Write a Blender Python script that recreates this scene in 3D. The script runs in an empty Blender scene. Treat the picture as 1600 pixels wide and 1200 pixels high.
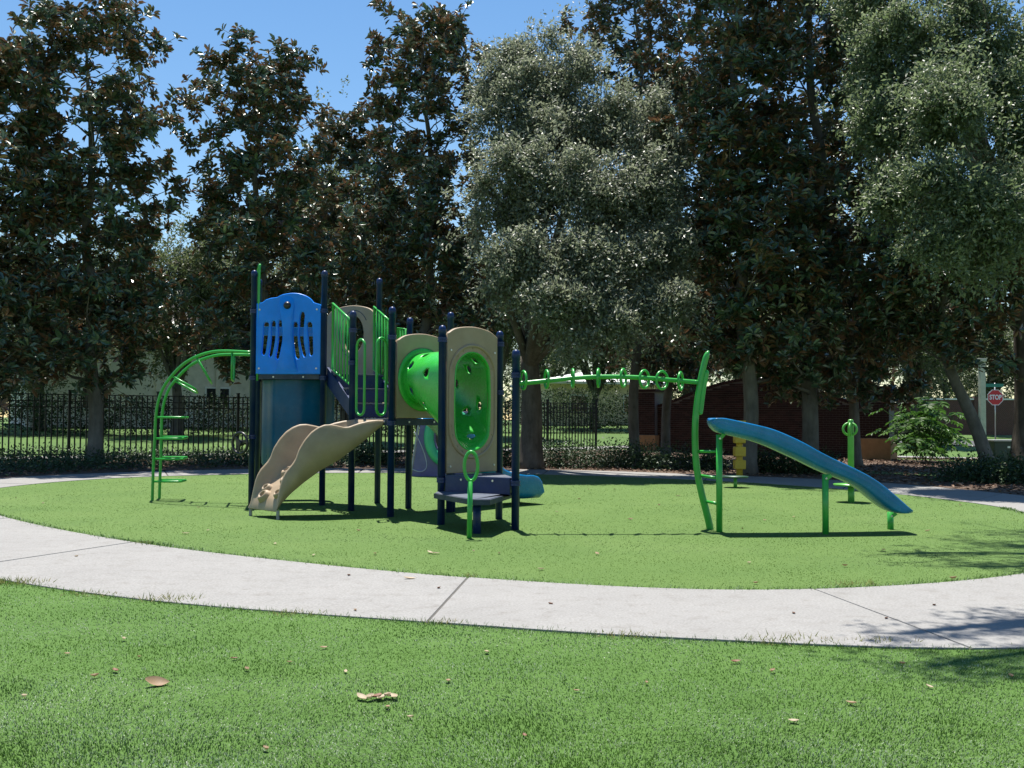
import bpy, bmesh, math, random
import numpy as np
from mathutils import Vector, Matrix

random.seed(7)
S = bpy.context.scene
COL = S.collection
R = math.radians

# ------------------------------------------------------------------ camera
F, H = 1580.0, 1.28                      # focal length in pixels of a 1600 wide frame, eye height
RC = Matrix.Rotation(R(91.99), 3, 'X') @ Matrix.Rotation(R(0.30), 3, 'Z')
cd = bpy.data.cameras.new('camera'); cam = bpy.data.objects.new('camera', cd); COL.objects.link(cam)
cd.sensor_width = 36; cd.lens = 36 * F / 1600; cd.clip_end = 1000; cd.clip_start = 0.05
cam.matrix_world = Matrix.Translation((0, 0, H)) @ RC.to_4x4()
S.camera = cam

# ------------------------------------------------------------------ daylight
SUN_TO = Vector((-0.06, 0.29, 1.0)).normalized()
el = math.asin(SUN_TO.z); az = math.atan2(SUN_TO.x, SUN_TO.y)
W = bpy.data.worlds.new('World'); S.world = W; W.use_nodes = True
wn = W.node_tree.nodes; wl = W.node_tree.links
bg = wn.get('Background') or wn.new('ShaderNodeBackground')
sky = wn.new('ShaderNodeTexSky'); sky.sky_type = 'NISHITA'; sky.sun_disc = False
sky.sun_elevation = el; sky.sun_rotation = az
sky.air_density = 1.15; sky.dust_density = 0.0; sky.ozone_density = 1.6
hs = wn.new('ShaderNodeHueSaturation'); hs.inputs['Saturation'].default_value = 1.2; wl.new(sky.outputs[0], hs.inputs['Color']); wl.new(hs.outputs[0], bg.inputs[0]); bg.inputs[1].default_value = 0.076
sd = bpy.data.lights.new('sun', 'SUN'); so = bpy.data.objects.new('sun', sd); COL.objects.link(so)
sd.energy = 5.0; sd.angle = R(0.53); sd.color = (1.0, 0.955, 0.88)
so.rotation_euler = (-SUN_TO).to_track_quat('-Z', 'Y').to_euler(); so.location = (0, 0, 30)
S.view_settings.view_transform = 'Standard'; S.view_settings.look = 'None'
S.view_settings.exposure = 0.95; S.view_settings.gamma = 1; S.view_settings.use_curve_mapping = False
S.render.engine = 'CYCLES'
S.cycles.max_bounces = 7; S.cycles.diffuse_bounces = 3; S.cycles.glossy_bounces = 3; S.cycles.transmission_bounces = 3
S.cycles.use_denoising = True
try:
    S.cycles.denoiser = 'OPENIMAGEDENOISE'; S.cycles.denoising_prefilter = 'ACCURATE'
except Exception: pass

# ------------------------------------------------------------------ helpers
def at(px, py, Y):                       # the point at depth Y seen at a pixel of the 1600 x 1200 photograph
    d = RC @ Vector(((px - 800) / F, -(py - 600) / F, -1)); k = Y / d.y
    return Vector((d.x * k, Y, H + d.z * k))
def gp(px, py, z=0.0):                   # the point at height z seen at a pixel
    d = RC @ Vector(((px - 800) / F, -(py - 600) / F, -1)); k = (z - H) / d.z
    return Vector((d.x * k, d.y * k, z))

def root_loc(o):
    v = Vector((0, 0, 0))
    while o is not None: v = v + o.location; o = o.parent
    return v
def mesh_np(name, V, F_idx, counts, smooth=False):
    me = bpy.data.meshes.new(name)
    V = np.asarray(V, dtype=np.float32); F_idx = np.asarray(F_idx, dtype=np.int32); counts = np.asarray(counts, dtype=np.int32)
    me.vertices.add(len(V)); me.vertices.foreach_set('co', V.ravel())
    me.loops.add(len(F_idx)); me.loops.foreach_set('vertex_index', F_idx)
    me.polygons.add(len(counts))
    st = np.concatenate([[0], np.cumsum(counts)[:-1]]).astype(np.int32)
    me.polygons.foreach_set('loop_start', st)
    me.polygons.foreach_set('use_smooth', np.full(len(counts), smooth))
    me.update(calc_edges=True); me.validate(verbose=False)
    return me
def link(name, me, mat, parent=None, loc=None):
    o = bpy.data.objects.new(name, me)
    if mat is not None and not me.materials: me.materials.append(mat)
    if parent is not None: o.parent = parent
    if loc is not None: o.location = loc
    COL.objects.link(o); return o
class MB:                                # collects shapes given in world coordinates, links them as one object
    def __init__(s): s.V = []; s.Fs = []; s.sm = []
    def add(s, V, Fs, smooth=False):
        b = len(s.V); s.V += [tuple(v) for v in V]
        s.Fs += [tuple(i + b for i in f) for f in Fs]; s.sm += [smooth] * len(Fs); return s
    def box(s, c, sx, sy, sz, rz=0.0, ax=None):
        c = Vector(c)
        if ax is None: X = Vector((math.cos(rz), math.sin(rz), 0)); Y = Vector((-math.sin(rz), math.cos(rz), 0)); Z = Vector((0, 0, 1))
        else: X, Y, Z = ax
        V = [c + X * (a * sx / 2) + Y * (b * sy / 2) + Z * (d * sz / 2) for d in (-1, 1) for b in (-1, 1) for a in (-1, 1)]
        return s.add(V, [(0, 2, 3, 1), (4, 5, 7, 6), (0, 1, 5, 4), (2, 6, 7, 3), (0, 4, 6, 2), (1, 3, 7, 5)])
    def bar(s, a, b, w, t, up=Vector((0, 0, 1))):
        a = Vector(a); b = Vector(b); Z = (b - a); L = Z.length; Z.normalize()
        X = Z.cross(up)
        if X.length < 1e-4: X = Z.cross(Vector((0, 1, 0)))
        X.normalize(); Y = Z.cross(X)
        return s.box((a + b) / 2, w, t, L, ax=(X, Y, Z))
    def tube(s, P, r, n=12, closed=False, caps=True, dome=False):
        P = [Vector(p) for p in P]; m = len(P)
        rr = r if hasattr(r, '__len__') else [r] * m
        T = []
        for i in range(m):
            if closed: t = P[(i + 1) % m] - P[i - 1]
            else: t = P[min(i + 1, m - 1)] - P[max(i - 1, 0)]
            T.append(t.normalized())
        u = T[0].cross(Vector((0, 0, 1)))
        if u.length < 1e-3: u = T[0].cross(Vector((0, 1, 0)))
        u.normalize(); V = []
        for i in range(m):
            u = (u - T[i] * u.dot(T[i])).normalized(); w = T[i].cross(u)
            for k in range(n):
                a = 2 * math.pi * k / n; V.append(P[i] + (u * math.cos(a) + w * math.sin(a)) * rr[i])
        Fs = []
        for i in range(m if closed else m - 1):
            j = (i + 1) % m
            for k in range(n):
                l = (k + 1) % n; Fs.append((i * n + k, i * n + l, j * n + l, j * n + k))
        s.add(V, Fs, True)
        if caps and not closed:
            b = len(s.V) - len(V)
            s.Fs.append(tuple(b + k for k in range(n))[::-1]); s.sm.append(False)
            s.Fs.append(tuple(b + (m - 1) * n + k for k in range(n))); s.sm.append(False)
        return s
    def lathe(s, c, prof, n=20, smooth=True):       # prof: (radius, height)
        c = Vector(c); V = []; Fs = []
        for r, z in prof:
            for k in range(n):
                a = 2 * math.pi * k / n; V.append(c + Vector((r * math.cos(a), r * math.sin(a), z)))
        for i in range(len(prof) - 1):
            for k in range(n):
                l = (k + 1) % n; Fs.append((i * n + k, i * n + l, (i + 1) * n + l, (i + 1) * n + k))
        return s.add(V, Fs, smooth)
    def ring(s, c, U, Vv, ra, rb, r, n=28, m=10):
        return s.tube([Vector(c) + U * (ra * math.cos(2 * math.pi * k / n)) + Vv * (rb * math.sin(2 * math.pi * k / n)) for k in range(n)], r, m, closed=True)
    def prism(s, P, z0, z1):                        # polygon P (x, y), counter-clockwise, extruded
        n = len(P)
        V = [(p[0], p[1], z0) for p in P] + [(p[0], p[1], z1) for p in P]
        return s.add(V, [tuple(range(n))[::-1], tuple(range(n, 2 * n))] + [(i, (i + 1) % n, n + (i + 1) % n, n + i) for i in range(n)])
    def build(s, name, mat, parent=None, bevel=0.0):
        o3 = root_loc(parent) if parent is not None else Vector((0, 0, 0))
        me = bpy.data.meshes.new(name)
        me.from_pydata([(v[0] - o3.x, v[1] - o3.y, v[2] - o3.z) for v in s.V], [], s.Fs)
        me.polygons.foreach_set('use_smooth', s.sm); me.update()
        if bevel:
            bm = bmesh.new(); bm.from_mesh(me)
            bmesh.ops.bevel(bm, geom=[e for e in bm.edges if e.is_manifold and e.calc_face_angle(0) > 0.6], offset=bevel, segments=2, affect='EDGES', profile=0.6)
            bm.to_mesh(me); bm.free()
        return link(name, me, mat, parent)
def empty(name, loc, label, cat, group=None):
    o = bpy.data.objects.new(name, None); o.location = loc; COL.objects.link(o); o.empty_display_size = 0.2
    o['label'] = label; o['category'] = cat
    if group: o['group'] = group
    return o
def tag(o, label=None, cat=None, group=None, kind=None):
    if label: o['label'] = label
    if cat: o['category'] = cat
    if group: o['group'] = group
    if kind: o['kind'] = kind
    return o
def curve_pts(P, n=8, closed=False):               # Catmull-Rom through points of any dimension
    P = [np.array(p, dtype=float) for p in P]; m = len(P); out = []
    for i in range(m if closed else m - 1):
        if closed: a, b, c, d = P[i - 1], P[i], P[(i + 1) % m], P[(i + 2) % m]
        else:
            b, c = P[i], P[i + 1]; a = P[i - 1] if i else 2 * b - c; d = P[i + 2] if i + 2 < m else 2 * c - b
        for k in range(n):
            t = k / n
            out.append(0.5 * (2 * b + (c - a) * t + (2 * a - 5 * b + 4 * c - d) * t * t + (3 * b - a - 3 * c + d) * t ** 3))
    if not closed: out.append(P[-1])
    return out
def inside(pts, poly):                              # numpy point in polygon
    x, y = pts[:, 0], pts[:, 1]; r = np.zeros(len(x), bool); n = len(poly); j = n - 1
    for i in range(n):
        xi, yi = poly[i]; xj, yj = poly[j]
        c = ((yi > y) != (yj > y)) & (x < (xj - xi) * (y - yi) / (yj - yi + 1e-12) + xi); r ^= c; j = i
    return r
def vnoise(x, y, seed=0):                           # smooth value noise
    def h(i, j):
        v = np.sin(i * 127.1 + j * 311.7 + seed * 74.7) * 43758.5453; return v - np.floor(v)
    i, j = np.floor(x), np.floor(y); fx, fy = x - i, y - j
    fx = fx * fx * (3 - 2 * fx); fy = fy * fy * (3 - 2 * fy)
    return (h(i, j) * (1 - fx) + h(i + 1, j) * fx) * (1 - fy) + (h(i, j + 1) * (1 - fx) + h(i + 1, j + 1) * fx) * fy

# ------------------------------------------------------------------ materials
def newmat(name):
    m = bpy.data.materials.new(name); m.use_nodes = True
    nt = m.node_tree; b = nt.nodes.get('Principled BSDF'); return m, nt, b
def ramp(nt, fac, stops):
    r = nt.nodes.new('ShaderNodeValToRGB'); e = r.color_ramp.elements
    while len(e) > 1: e.remove(e[-1])
    e[0].position = stops[0][0]; e[0].color = (*stops[0][1], 1)
    for p, c in stops[1:]:
        k = e.new(p); k.color = (*c, 1)
    nt.links.new(fac, r.inputs[0]); return r.outputs[0]
def noise(nt, scale, detail=4, rough=0.6, vec=None):
    n = nt.nodes.new('ShaderNodeTexNoise'); n.inputs['Scale'].default_value = scale; n.inputs['Detail'].default_value = detail
    n.inputs['Roughness'].default_value = rough
    if vec is None:
        tc = nt.nodes.new('ShaderNodeNewGeometry'); vec = tc.outputs['Position']
    nt.links.new(vec, n.inputs['Vector']); return n.outputs[0]
def bump(nt, b, h, strength, dist):
    k = nt.nodes.new('ShaderNodeBump'); k.inputs['Strength'].default_value = strength; k.inputs['Distance'].default_value = dist
    nt.links.new(h, k.inputs['Height']); nt.links.new(k.outputs[0], b.inputs['Normal'])
def mixc(nt, fac, a, b_, mode='MIX'):
    m = nt.nodes.new('ShaderNodeMix'); m.data_type = 'RGBA'; m.blend_type = mode
    for i, v in ((0, fac), (6, a), (7, b_)):
        if isinstance(v, (int, float)): m.inputs[i].default_value = v
        elif isinstance(v, tuple): m.inputs[i].default_value = (*v, 1)
        else: nt.links.new(v, m.inputs[i])
    return m.outputs[2]
def plain(name, c, rough=0.45, var=0.12, scale=9.0, spec=0.5, bmp=0.0, coat=0.0, metal=0.0, wear=0.0):
    m, nt, b = newmat(name)
    n = noise(nt, scale, 5)
    lo = tuple(x * (1 - var) for x in c); hi = tuple(min(1, x * (1 + var)) for x in c)
    cc_ = ramp(nt, n, [(0.3, lo), (0.7, hi)])
    if wear:                               # sun-faded, dusty patches and fine scuffs
        k_ = ramp(nt, noise(nt, 2.3, 6, 0.7), [(0.45, (0, 0, 0)), (0.75, (wear, wear, wear))]); cc_ = mixc(nt, k_, cc_, (0.32, 0.31, 0.28))
        k2 = ramp(nt, noise(nt, 26, 6, 0.75), [(0.60, (0, 0, 0)), (0.70, (wear, wear, wear))]); cc_ = mixc(nt, k2, cc_, (0.42, 0.41, 0.38))
    nt.links.new(cc_, b.inputs['Base Color'])
    n2 = noise(nt, scale * 3.1, 3)
    rr = nt.nodes.new('ShaderNodeMapRange'); rr.inputs[3].default_value = rough * 0.8; rr.inputs[4].default_value = min(1, rough * 1.25)
    nt.links.new(n2, rr.inputs[0]); nt.links.new(rr.outputs[0], b.inputs['Roughness'])
    b.inputs['Specular IOR Level'].default_value = spec; b.inputs['Metallic'].default_value = metal
    b.inputs['Coat Weight'].default_value = coat; b.inputs['Coat Roughness'].default_value = 0.12
    if bmp: bump(nt, b, noise(nt, scale * 8, 4), bmp, 0.01)
    return m
M = {}
M['navy'] = plain('navy_powder_coat', (0.003, 0.020, 0.092), 0.36, 0.15, 5, 0.35, wear=0.10)
M['navy_plate'] = plain('navy_vinyl_deck', (0.02, 0.032, 0.06), 0.55, 0.25, 14, 0.4, 0.15, wear=0.22)
M['deck_top'] = plain('grey_blue_vinyl', (0.06, 0.075, 0.11), 0.6, 0.25, 30, 0.4, 0.4, wear=0.22)
M['green'] = plain('green_powder_coat', (0.03, 0.34, 0.045), 0.3, 0.12, 6, 0.5, wear=0.10)
M['green_plastic'] = plain('green_moulded_plastic', (0.035, 0.44, 0.045), 0.27, 0.12, 4, 0.5, wear=0.10)
M['tan'] = plain('tan_moulded_plastic', (0.325, 0.242, 0.155), 0.5, 0.12, 5, 0.35, 0.05, wear=0.22)
M['blue'] = plain('blue_moulded_plastic', (0.001, 0.21, 0.80), 0.36, 0.12, 4, 0.3, wear=0.10)
M['blue2'] = plain('blue_slide_plastic', (0.004, 0.165, 0.40), 0.26, 0.16, 4, 0.5, wear=0.10)
M['teal'] = plain('teal_moulded_plastic', (0.002, 0.078, 0.17), 0.3, 0.2, 3, 0.25, wear=0.10)
M['black'] = plain('black_plastic', (0.012, 0.012, 0.014), 0.35, 0.2, 8)
M['fence'] = plain('black_fence_paint', (0.004, 0.005, 0.006), 0.6, 0.2, 8)
M['steel'] = plain('galvanised_steel', (0.5, 0.5, 0.5), 0.35, 0.15, 20, 0.5, metal=0.8)
M['greymetal'] = plain('grey_painted_foot', (0.25, 0.25, 0.24), 0.5, 0.15, 15)
M['purple'] = plain('purple_plastic_sheet', (0.12, 0.10, 0.25), 0.5, 0.12, 5, wear=0.22)
M['lilac'] = plain('lilac_engraved_line', (0.42, 0.40, 0.52), 0.5, 0.1, 5)
M['mint'] = plain('mint_plastic', (0.05, 0.42, 0.22), 0.4, 0.1, 5)
M['lime'] = plain('lime_powder_coat', (0.10, 0.36, 0.06), 0.35, 0.12, 6)
M['yellow'] = plain('yellow_plastic', (0.62, 0.42, 0.03), 0.45, 0.1, 6)
M['stucco'] = plain('grey_beige_stucco', (0.62, 0.58, 0.52), 0.9, 0.12, 4, 0.2, 0.3)
M['cream'] = plain('cream_wall', (0.55, 0.48, 0.33), 0.9, 0.1, 4, 0.2)
M['roof'] = plain('grey_shingle', (0.12, 0.11, 0.10), 0.9, 0.3, 12, 0.2, 0.4)
M['whiteroof'] = plain('pale_roof_sheet', (0.72, 0.72, 0.70), 0.6, 0.08, 5)
M['glass'] = plain('dark_window_glass', (0.02, 0.025, 0.03), 0.08, 0.2, 3)
M['white'] = plain('white_trim', (0.7, 0.7, 0.68), 0.6, 0.08, 8)
M['limestone'] = plain('tan_cast_stone', (0.34, 0.20, 0.10), 0.85, 0.15, 5, 0.2, 0.2)
M['mortar'] = plain('mortar', (0.14, 0.125, 0.12), 0.95, 0.2, 20, 0.2, 0.3)
M['redsign'] = plain('red_sign_sheet', (0.55, 0.012, 0.025), 0.4, 0.06, 4)
M['whitesign'] = plain('white_sign_print', (0.8, 0.8, 0.8), 0.4, 0.04, 4)
M['greensign'] = plain('green_street_sign', (0.01, 0.22, 0.16), 0.4, 0.06, 4)
M['concrete_pole'] = plain('pale_concrete_pole', (0.5, 0.47, 0.42), 0.85, 0.12, 6, 0.2, 0.2)
M['boxgreen'] = plain('dark_green_utility_paint', (0.012, 0.03, 0.026), 0.45, 0.15, 6)

def mat_concrete():
    m, nt, b = newmat('broom_finished_concrete')
    n = noise(nt, 1.3, 6, 0.65); n2 = noise(nt, 60, 3); n3 = noise(nt, 6.5, 6, 0.7)
    c = ramp(nt, n, [(0.3, (0.203, 0.197, 0.188)), (0.7, (0.259, 0.252, 0.241))])
    c = mixc(nt, 0.5, c, ramp(nt, n2, [(0.3, (0.153, 0.149, 0.142)), (0.65, (0.312, 0.304, 0.291))]))
    st = ramp(nt, n3, [(0.27, (0.70, 0.67, 0.64)), (0.40, (0.92, 0.91, 0.90)), (0.5, (1, 1, 1))])
    c = mixc(nt, 0.8, c, st, 'MULTIPLY')
    nt.links.new(c, b.inputs['Base Color']); b.inputs['Roughness'].default_value = 0.9; b.inputs['Specular IOR Level'].default_value = 0.25
    bump(nt, b, n2, 0.25, 0.004); return m
M['concrete'] = mat_concrete()
def mat_turf(name, lo, mid, hi, sc=0.55):
    m, nt, b = newmat(name)
    n = noise(nt, sc, 5, 0.65); n2 = noise(nt, 70, 4, 0.7)
    c = mixc(nt, 0.5, ramp(nt, n, [(0.3, lo), (0.5, mid), (0.72, hi)]), ramp(nt, n2, [(0.3, lo), (0.55, mid), (0.75, hi)]))
    nt.links.new(c, b.inputs['Base Color']); b.inputs['Roughness'].default_value = 0.75; b.inputs['Specular IOR Level'].default_value = 0.25
    bump(nt, b, n2, 0.7, 0.02); return m
M['turf_base'] = mat_turf('artificial_turf_backing', (0.062, 0.125, 0.022), (0.088, 0.158, 0.031), (0.12, 0.19, 0.045))
M['lawn_base'] = mat_turf('near_turf_backing', (0.05, 0.115, 0.016), (0.072, 0.15, 0.023), (0.10, 0.185, 0.038), 0.8)
M['lawn'] = mat_turf('lawn_grass', (0.036, 0.082, 0.014), (0.066, 0.13, 0.022), (0.10, 0.175, 0.032), 0.3)
def mat_island(name, stops, rough=0.45, spec=0.5, trans=0.0, back=None, extra=None):
    m, nt, b = newmat(name)
    g = nt.nodes.new('ShaderNodeNewGeometry')
    c = ramp(nt, g.outputs['Random Per Island'], stops)
    if extra:                              # broad patches on the ground of a second tone
        c = mixc(nt, ramp(nt, noise(nt, extra[0], 4), [(0.42, (0, 0, 0)), (0.6, (1, 1, 1))]), c, ramp(nt, g.outputs['Random Per Island'], extra[1]))
    if back: c = mixc(nt, g.outputs['Backfacing'], c, ramp(nt, g.outputs['Random Per Island'], back))
    nt.links.new(c, b.inputs['Base Color']); b.inputs['Roughness'].default_value = rough; b.inputs['Specular IOR Level'].default_value = spec
    if trans:
        t = nt.nodes.new('ShaderNodeBsdfTranslucent'); nt.links.new(c, t.inputs[0])
        mx = nt.nodes.new('ShaderNodeMixShader'); mx.inputs[0].default_value = trans
        out = nt.nodes.get('Material Output')
        nt.links.new(b.outputs[0], mx.inputs[1]); nt.links.new(t.outputs[0], mx.inputs[2]); nt.links.new(mx.outputs[0], out.inputs[0])
    return m
M['blade'] = mat_island('turf_blade', [(0, (0.044, 0.11, 0.013)), (0.45, (0.066, 0.148, 0.022)), (0.62, (0.105, 0.195, 0.05)), (0.76, (0.27, 0.36, 0.19)), (1, (0.48, 0.54, 0.42))], 0.45, 0.4, 0.5, extra=(2.2, [(0, (0.040, 0.10, 0.011)), (0.85, (0.064, 0.143, 0.018)), (1, (0.22, 0.30, 0.13))]))  # palest stops put whitish glints into the blade colour
M['blade_in'] = mat_island('short_turf_blade', [(0, (0.07, 0.132, 0.022)), (0.6, (0.092, 0.16, 0.031)), (0.9, (0.12, 0.19, 0.048)), (1, (0.25, 0.32, 0.16))], 0.5, 0.4, 0.6, extra=(1.3, [(0, (0.062, 0.128, 0.018)), (0.9, (0.09, 0.162, 0.029)), (1, (0.16, 0.23, 0.075))]))
M['weed'] = mat_island('dry_weed', [(0, (0.16, 0.18, 0.05)), (0.5, (0.24, 0.26, 0.08)), (1, (0.34, 0.28, 0.13))], 0.6, 0.3, 0.3)
M['magnolia'] = mat_island('magnolia_leaf', [(0, (0.036, 0.075, 0.036)), (0.6, (0.062, 0.115, 0.055)), (0.95, (0.105, 0.155, 0.07)), (1, (0.22, 0.17, 0.08))], 0.38, 1.0, 0.16,
                           back=[(0, (0.14, 0.068, 0.036)), (0.32, (0.20, 0.10, 0.054)), (0.46, (0.08, 0.085, 0.045)), (0.85, (0.065, 0.09, 0.042)), (1, (0.26, 0.13, 0.07))])
M['oak'] = mat_island('live_oak_leaf', [(0, (0.13, 0.155, 0.095)), (0.5, (0.19, 0.215, 0.14)), (0.9, (0.26, 0.285, 0.20)), (1, (0.36, 0.38, 0.28))], 0.46, 1.0, 0.5)  # tones lightened so the base colour carries the leaves' glossy sheen
M['oak_green'] = mat_island('green_oak_leaf', [(0, (0.10, 0.14, 0.06)), (0.5, (0.15, 0.195, 0.095)), (0.9, (0.21, 0.26, 0.14)), (1, (0.31, 0.34, 0.21))], 0.46, 1.0, 0.5)
M['oak_far'] = mat_island('far_oak_leaf', [(0, (0.06, 0.085, 0.03)), (0.5, (0.10, 0.13, 0.05)), (1, (0.17, 0.19, 0.09))], 0.5, 0.7, 0.5)
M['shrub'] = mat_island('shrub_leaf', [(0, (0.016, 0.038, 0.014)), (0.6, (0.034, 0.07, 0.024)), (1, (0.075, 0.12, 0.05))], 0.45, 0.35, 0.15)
M['philo'] = mat_island('philodendron_leaf', [(0, (0.03, 0.085, 0.012)), (0.6, (0.06, 0.145, 0.022)), (1, (0.10, 0.2, 0.035))], 0.45, 0.35, 0.4)
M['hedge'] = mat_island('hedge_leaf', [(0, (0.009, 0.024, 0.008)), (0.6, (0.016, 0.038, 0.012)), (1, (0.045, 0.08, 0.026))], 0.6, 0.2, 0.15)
M['chips'] = mat_island('bark_mulch_chip', [(0, (0.07, 0.04, 0.025)), (0.5, (0.16, 0.10, 0.07)), (1, (0.34, 0.24, 0.17))], 0.85, 0.2)
M['dryleaf'] = mat_island('dry_fallen_leaf', [(0, (0.17, 0.095, 0.05)), (0.5, (0.27, 0.175, 0.10)), (1, (0.36, 0.27, 0.175))], 0.6, 0.3, 0.15)
M['dryleaf2'] = mat_island('pale_fallen_leaf', [(0, (0.34, 0.26, 0.17)), (1, (0.44, 0.36, 0.25))], 0.6, 0.3, 0.15)
M['dryleaf3'] = mat_island('dark_fallen_leaf', [(0, (0.10, 0.05, 0.03)), (1, (0.2, 0.09, 0.05))], 0.6, 0.3)
M['brick'] = mat_island('dark_red_brick', [(0, (0.024, 0.013, 0.012)), (0.5, (0.04, 0.0195, 0.017)), (1, (0.062, 0.03, 0.026))], 0.85, 0.2)
M['moss'] = mat_island('spanish_moss', [(0, (0.16, 0.17, 0.13)), (1, (0.28, 0.28, 0.23))], 0.9, 0.2, 0.3)
def mat_mulch():
    m, nt, b = newmat('mulch'); n = noise(nt, 22, 6, 0.75); n2 = noise(nt, 1.1, 4)
    c = mixc(nt, 0.4, ramp(nt, n, [(0.3, (0.04, 0.025, 0.017)), (0.7, (0.20, 0.13, 0.09))]), ramp(nt, n2, [(0.3, (0.05, 0.035, 0.025)), (0.7, (0.13, 0.09, 0.06))]))
    nt.links.new(c, b.inputs['Base Color']); b.inputs['Roughness'].default_value = 0.95; bump(nt, b, n, 0.9, 0.05); return m
M['mulch'] = mat_mulch()
def mat_bark(name, a, c_, sc=7):
    m, nt, b = newmat(name); tc = nt.nodes.new('ShaderNodeNewGeometry')
    mp = nt.nodes.new('ShaderNodeMapping'); mp.inputs['Scale'].default_value = (1, 1, 0.3); nt.links.new(tc.outputs['Position'], mp.inputs[0])
    n = noise(nt, sc, 7, 0.7, mp.outputs[0]); n2 = noise(nt, 2.5, 3)
    c = mixc(nt, 0.45, ramp(nt, n, [(0.3, a), (0.7, c_)]), ramp(nt, n2, [(0.35, a), (0.7, c_)]))
    nt.links.new(c, b.inputs['Base Color']); b.inputs['Roughness'].default_value = 0.95; b.inputs['Specular IOR Level'].default_value = 0.2
    bump(nt, b, n, 0.9, 0.03); return m
M['bark_m'] = mat_bark('magnolia_bark', (0.075, 0.07, 0.06), (0.20, 0.19, 0.165), 9)
M['bark_o'] = mat_bark('oak_bark', (0.05, 0.043, 0.035), (0.16, 0.14, 0.115), 12)
def mat_farbrick():
    m, nt, b = newmat('far_brickwork'); tc = nt.nodes.new('ShaderNodeTexCoord')
    t = nt.nodes.new('ShaderNodeTexBrick'); t.inputs['Color1'].default_value = (0.10, 0.035, 0.03, 1); t.inputs['Color2'].default_value = (0.075, 0.028, 0.026, 1)
    t.inputs['Mortar'].default_value = (0.2, 0.17, 0.16, 1); t.inputs['Scale'].default_value = 4.5; t.inputs['Mortar Size'].default_value = 0.012
    mp = nt.nodes.new('ShaderNodeMapping'); mp.inputs['Rotation'].default_value = (R(90), 0, 0)
    nt.links.new(tc.outputs['Object'], mp.inputs[0]); nt.links.new(mp.outputs[0], t.inputs[0])
    nt.links.new(t.outputs[0], b.inputs['Base Color']); b.inputs['Roughness'].default_value = 0.9; return m
M['farbrick'] = mat_farbrick()

# ------------------------------------------------------------------ ground, turf and path
FD = Vector((0.8022, 0.5970, 0)); FN = Vector((-0.5970, 0.8022, 0)); F0 = Vector((-11.1, 27.8, 0))
def zg(x, y):
    s = (x - F0.x) * FN.x + (y - F0.y) * FN.y
    t = np.clip((s + 7) / 7, 0, 1); t = t * t * (3 - 2 * t)
    return 0.12 * t + 0.04 * np.clip(s - 3, 0, 22) + 0.010 * np.clip(y - 36, 0, 60) * (x > 0) * np.clip(x / 12, 0, 1)
def zgf(x, y): return float(zg(np.float64(x), np.float64(y)))
def sheet(name, X, Y, zoff, mat, kind='structure'):
    X, Y = np.asarray(X), np.asarray(Y); m, n = X.shape
    V = np.stack([X, Y, zg(X, Y) + zoff], -1).reshape(-1, 3)
    i = np.arange(m - 1)[:, None] * n + np.arange(n - 1)[None]
    Fi = np.stack([i, i + 1, i + n + 1, i + n], -1).reshape(-1)
    o = link(name, mesh_np(name, V, Fi, [4] * ((m - 1) * (n - 1)), True), mat); o['kind'] = kind; return o
gx = np.concatenate([np.linspace(-300, -42, 12), np.linspace(-40, 60, 101), np.linspace(64, 300, 12)])
gy = np.concatenate([np.linspace(-60, -12, 6), np.linspace(-10, 80, 91), np.linspace(86, 420, 16)])
sheet('ground', *np.meshgrid(gx, gy), -0.09, M['lawn'])

INNER = [(1.45, 7.62), (-0.345, 8.14), (-2.1, 9.1), (-3.68, 10.2), (-5.3, 11.65), (-6.9, 13.4), (-8.4, 15.2), (-9.1, 17.6), (-8.8, 20.0), (-7.65, 21.8), (-4.9, 23.3), (-1.5, 23.9),
         (1.6, 23.1), (4.1, 21.5), (5.7, 19.7), (6.75, 17.7), (7.25, 15.6), (7.15, 14.0), (6.6, 11.6), (5.6, 9.7), (4.34, 8.55), (2.95, 7.85)]
OUTER = [(1.0, 5.93), (-0.52, 6.37), (-2.5, 7.07), (-4.3, 8.15), (-6.2, 9.6), (-8.3, 11.8), (-10.1, 14.4), (-10.9, 17.6), (-10.5, 20.8), (-8.5, 23.8), (-5.2, 25.4), (-1.5, 25.75),
         (1.9, 25.2), (4.6, 23.5), (6.6, 22.0), (7.9, 20.4), (8.8, 17.3), (8.9, 14.0), (8.3, 10.6), (7.2, 8.1), (4.9, 6.3), (2.77, 5.72)]
NS = 10
inn = curve_pts(INNER, NS, True); out = curve_pts(OUTER, NS, True)
inn_poly = [tuple(p) for p in inn]; out_poly = [tuple(p) for p in out]
# the turf oval, one sheet with its edge
mb = MB(); n = len(inn)
cen = np.mean(np.array(inn), 0); rings = [1.006, 0.8, 0.55, 0.25]
V = [(cen[0] + (p[0] - cen[0]) * k, cen[1] + (p[1] - cen[1]) * k, 0.004) for k in rings for p in inn] + [(cen[0], cen[1], 0.004)]
Fs = []
for a in range(3):
    for i in range(n): j = (i + 1) % n; Fs.append((a * n + i, (a + 1) * n + i, (a + 1) * n + j, a * n + j)[::-1])
for i in range(n): Fs.append((3 * n + i, 3 * n + (i + 1) % n, 4 * n))
mb.add(V, Fs); tag(mb.build('turf_oval', M['turf_base']), kind='structure')
mb = MB(); mb.add([(-26, -14, 0.003), (26, -14, 0.003), (26, 13, 0.003), (10, 17, 0.003), (-11.5, 17, 0.003), (-26, 14, 0.003)], [tuple(range(6))])
tag(mb.build('near_lawn', M['lawn_base']), kind='structure')
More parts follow.
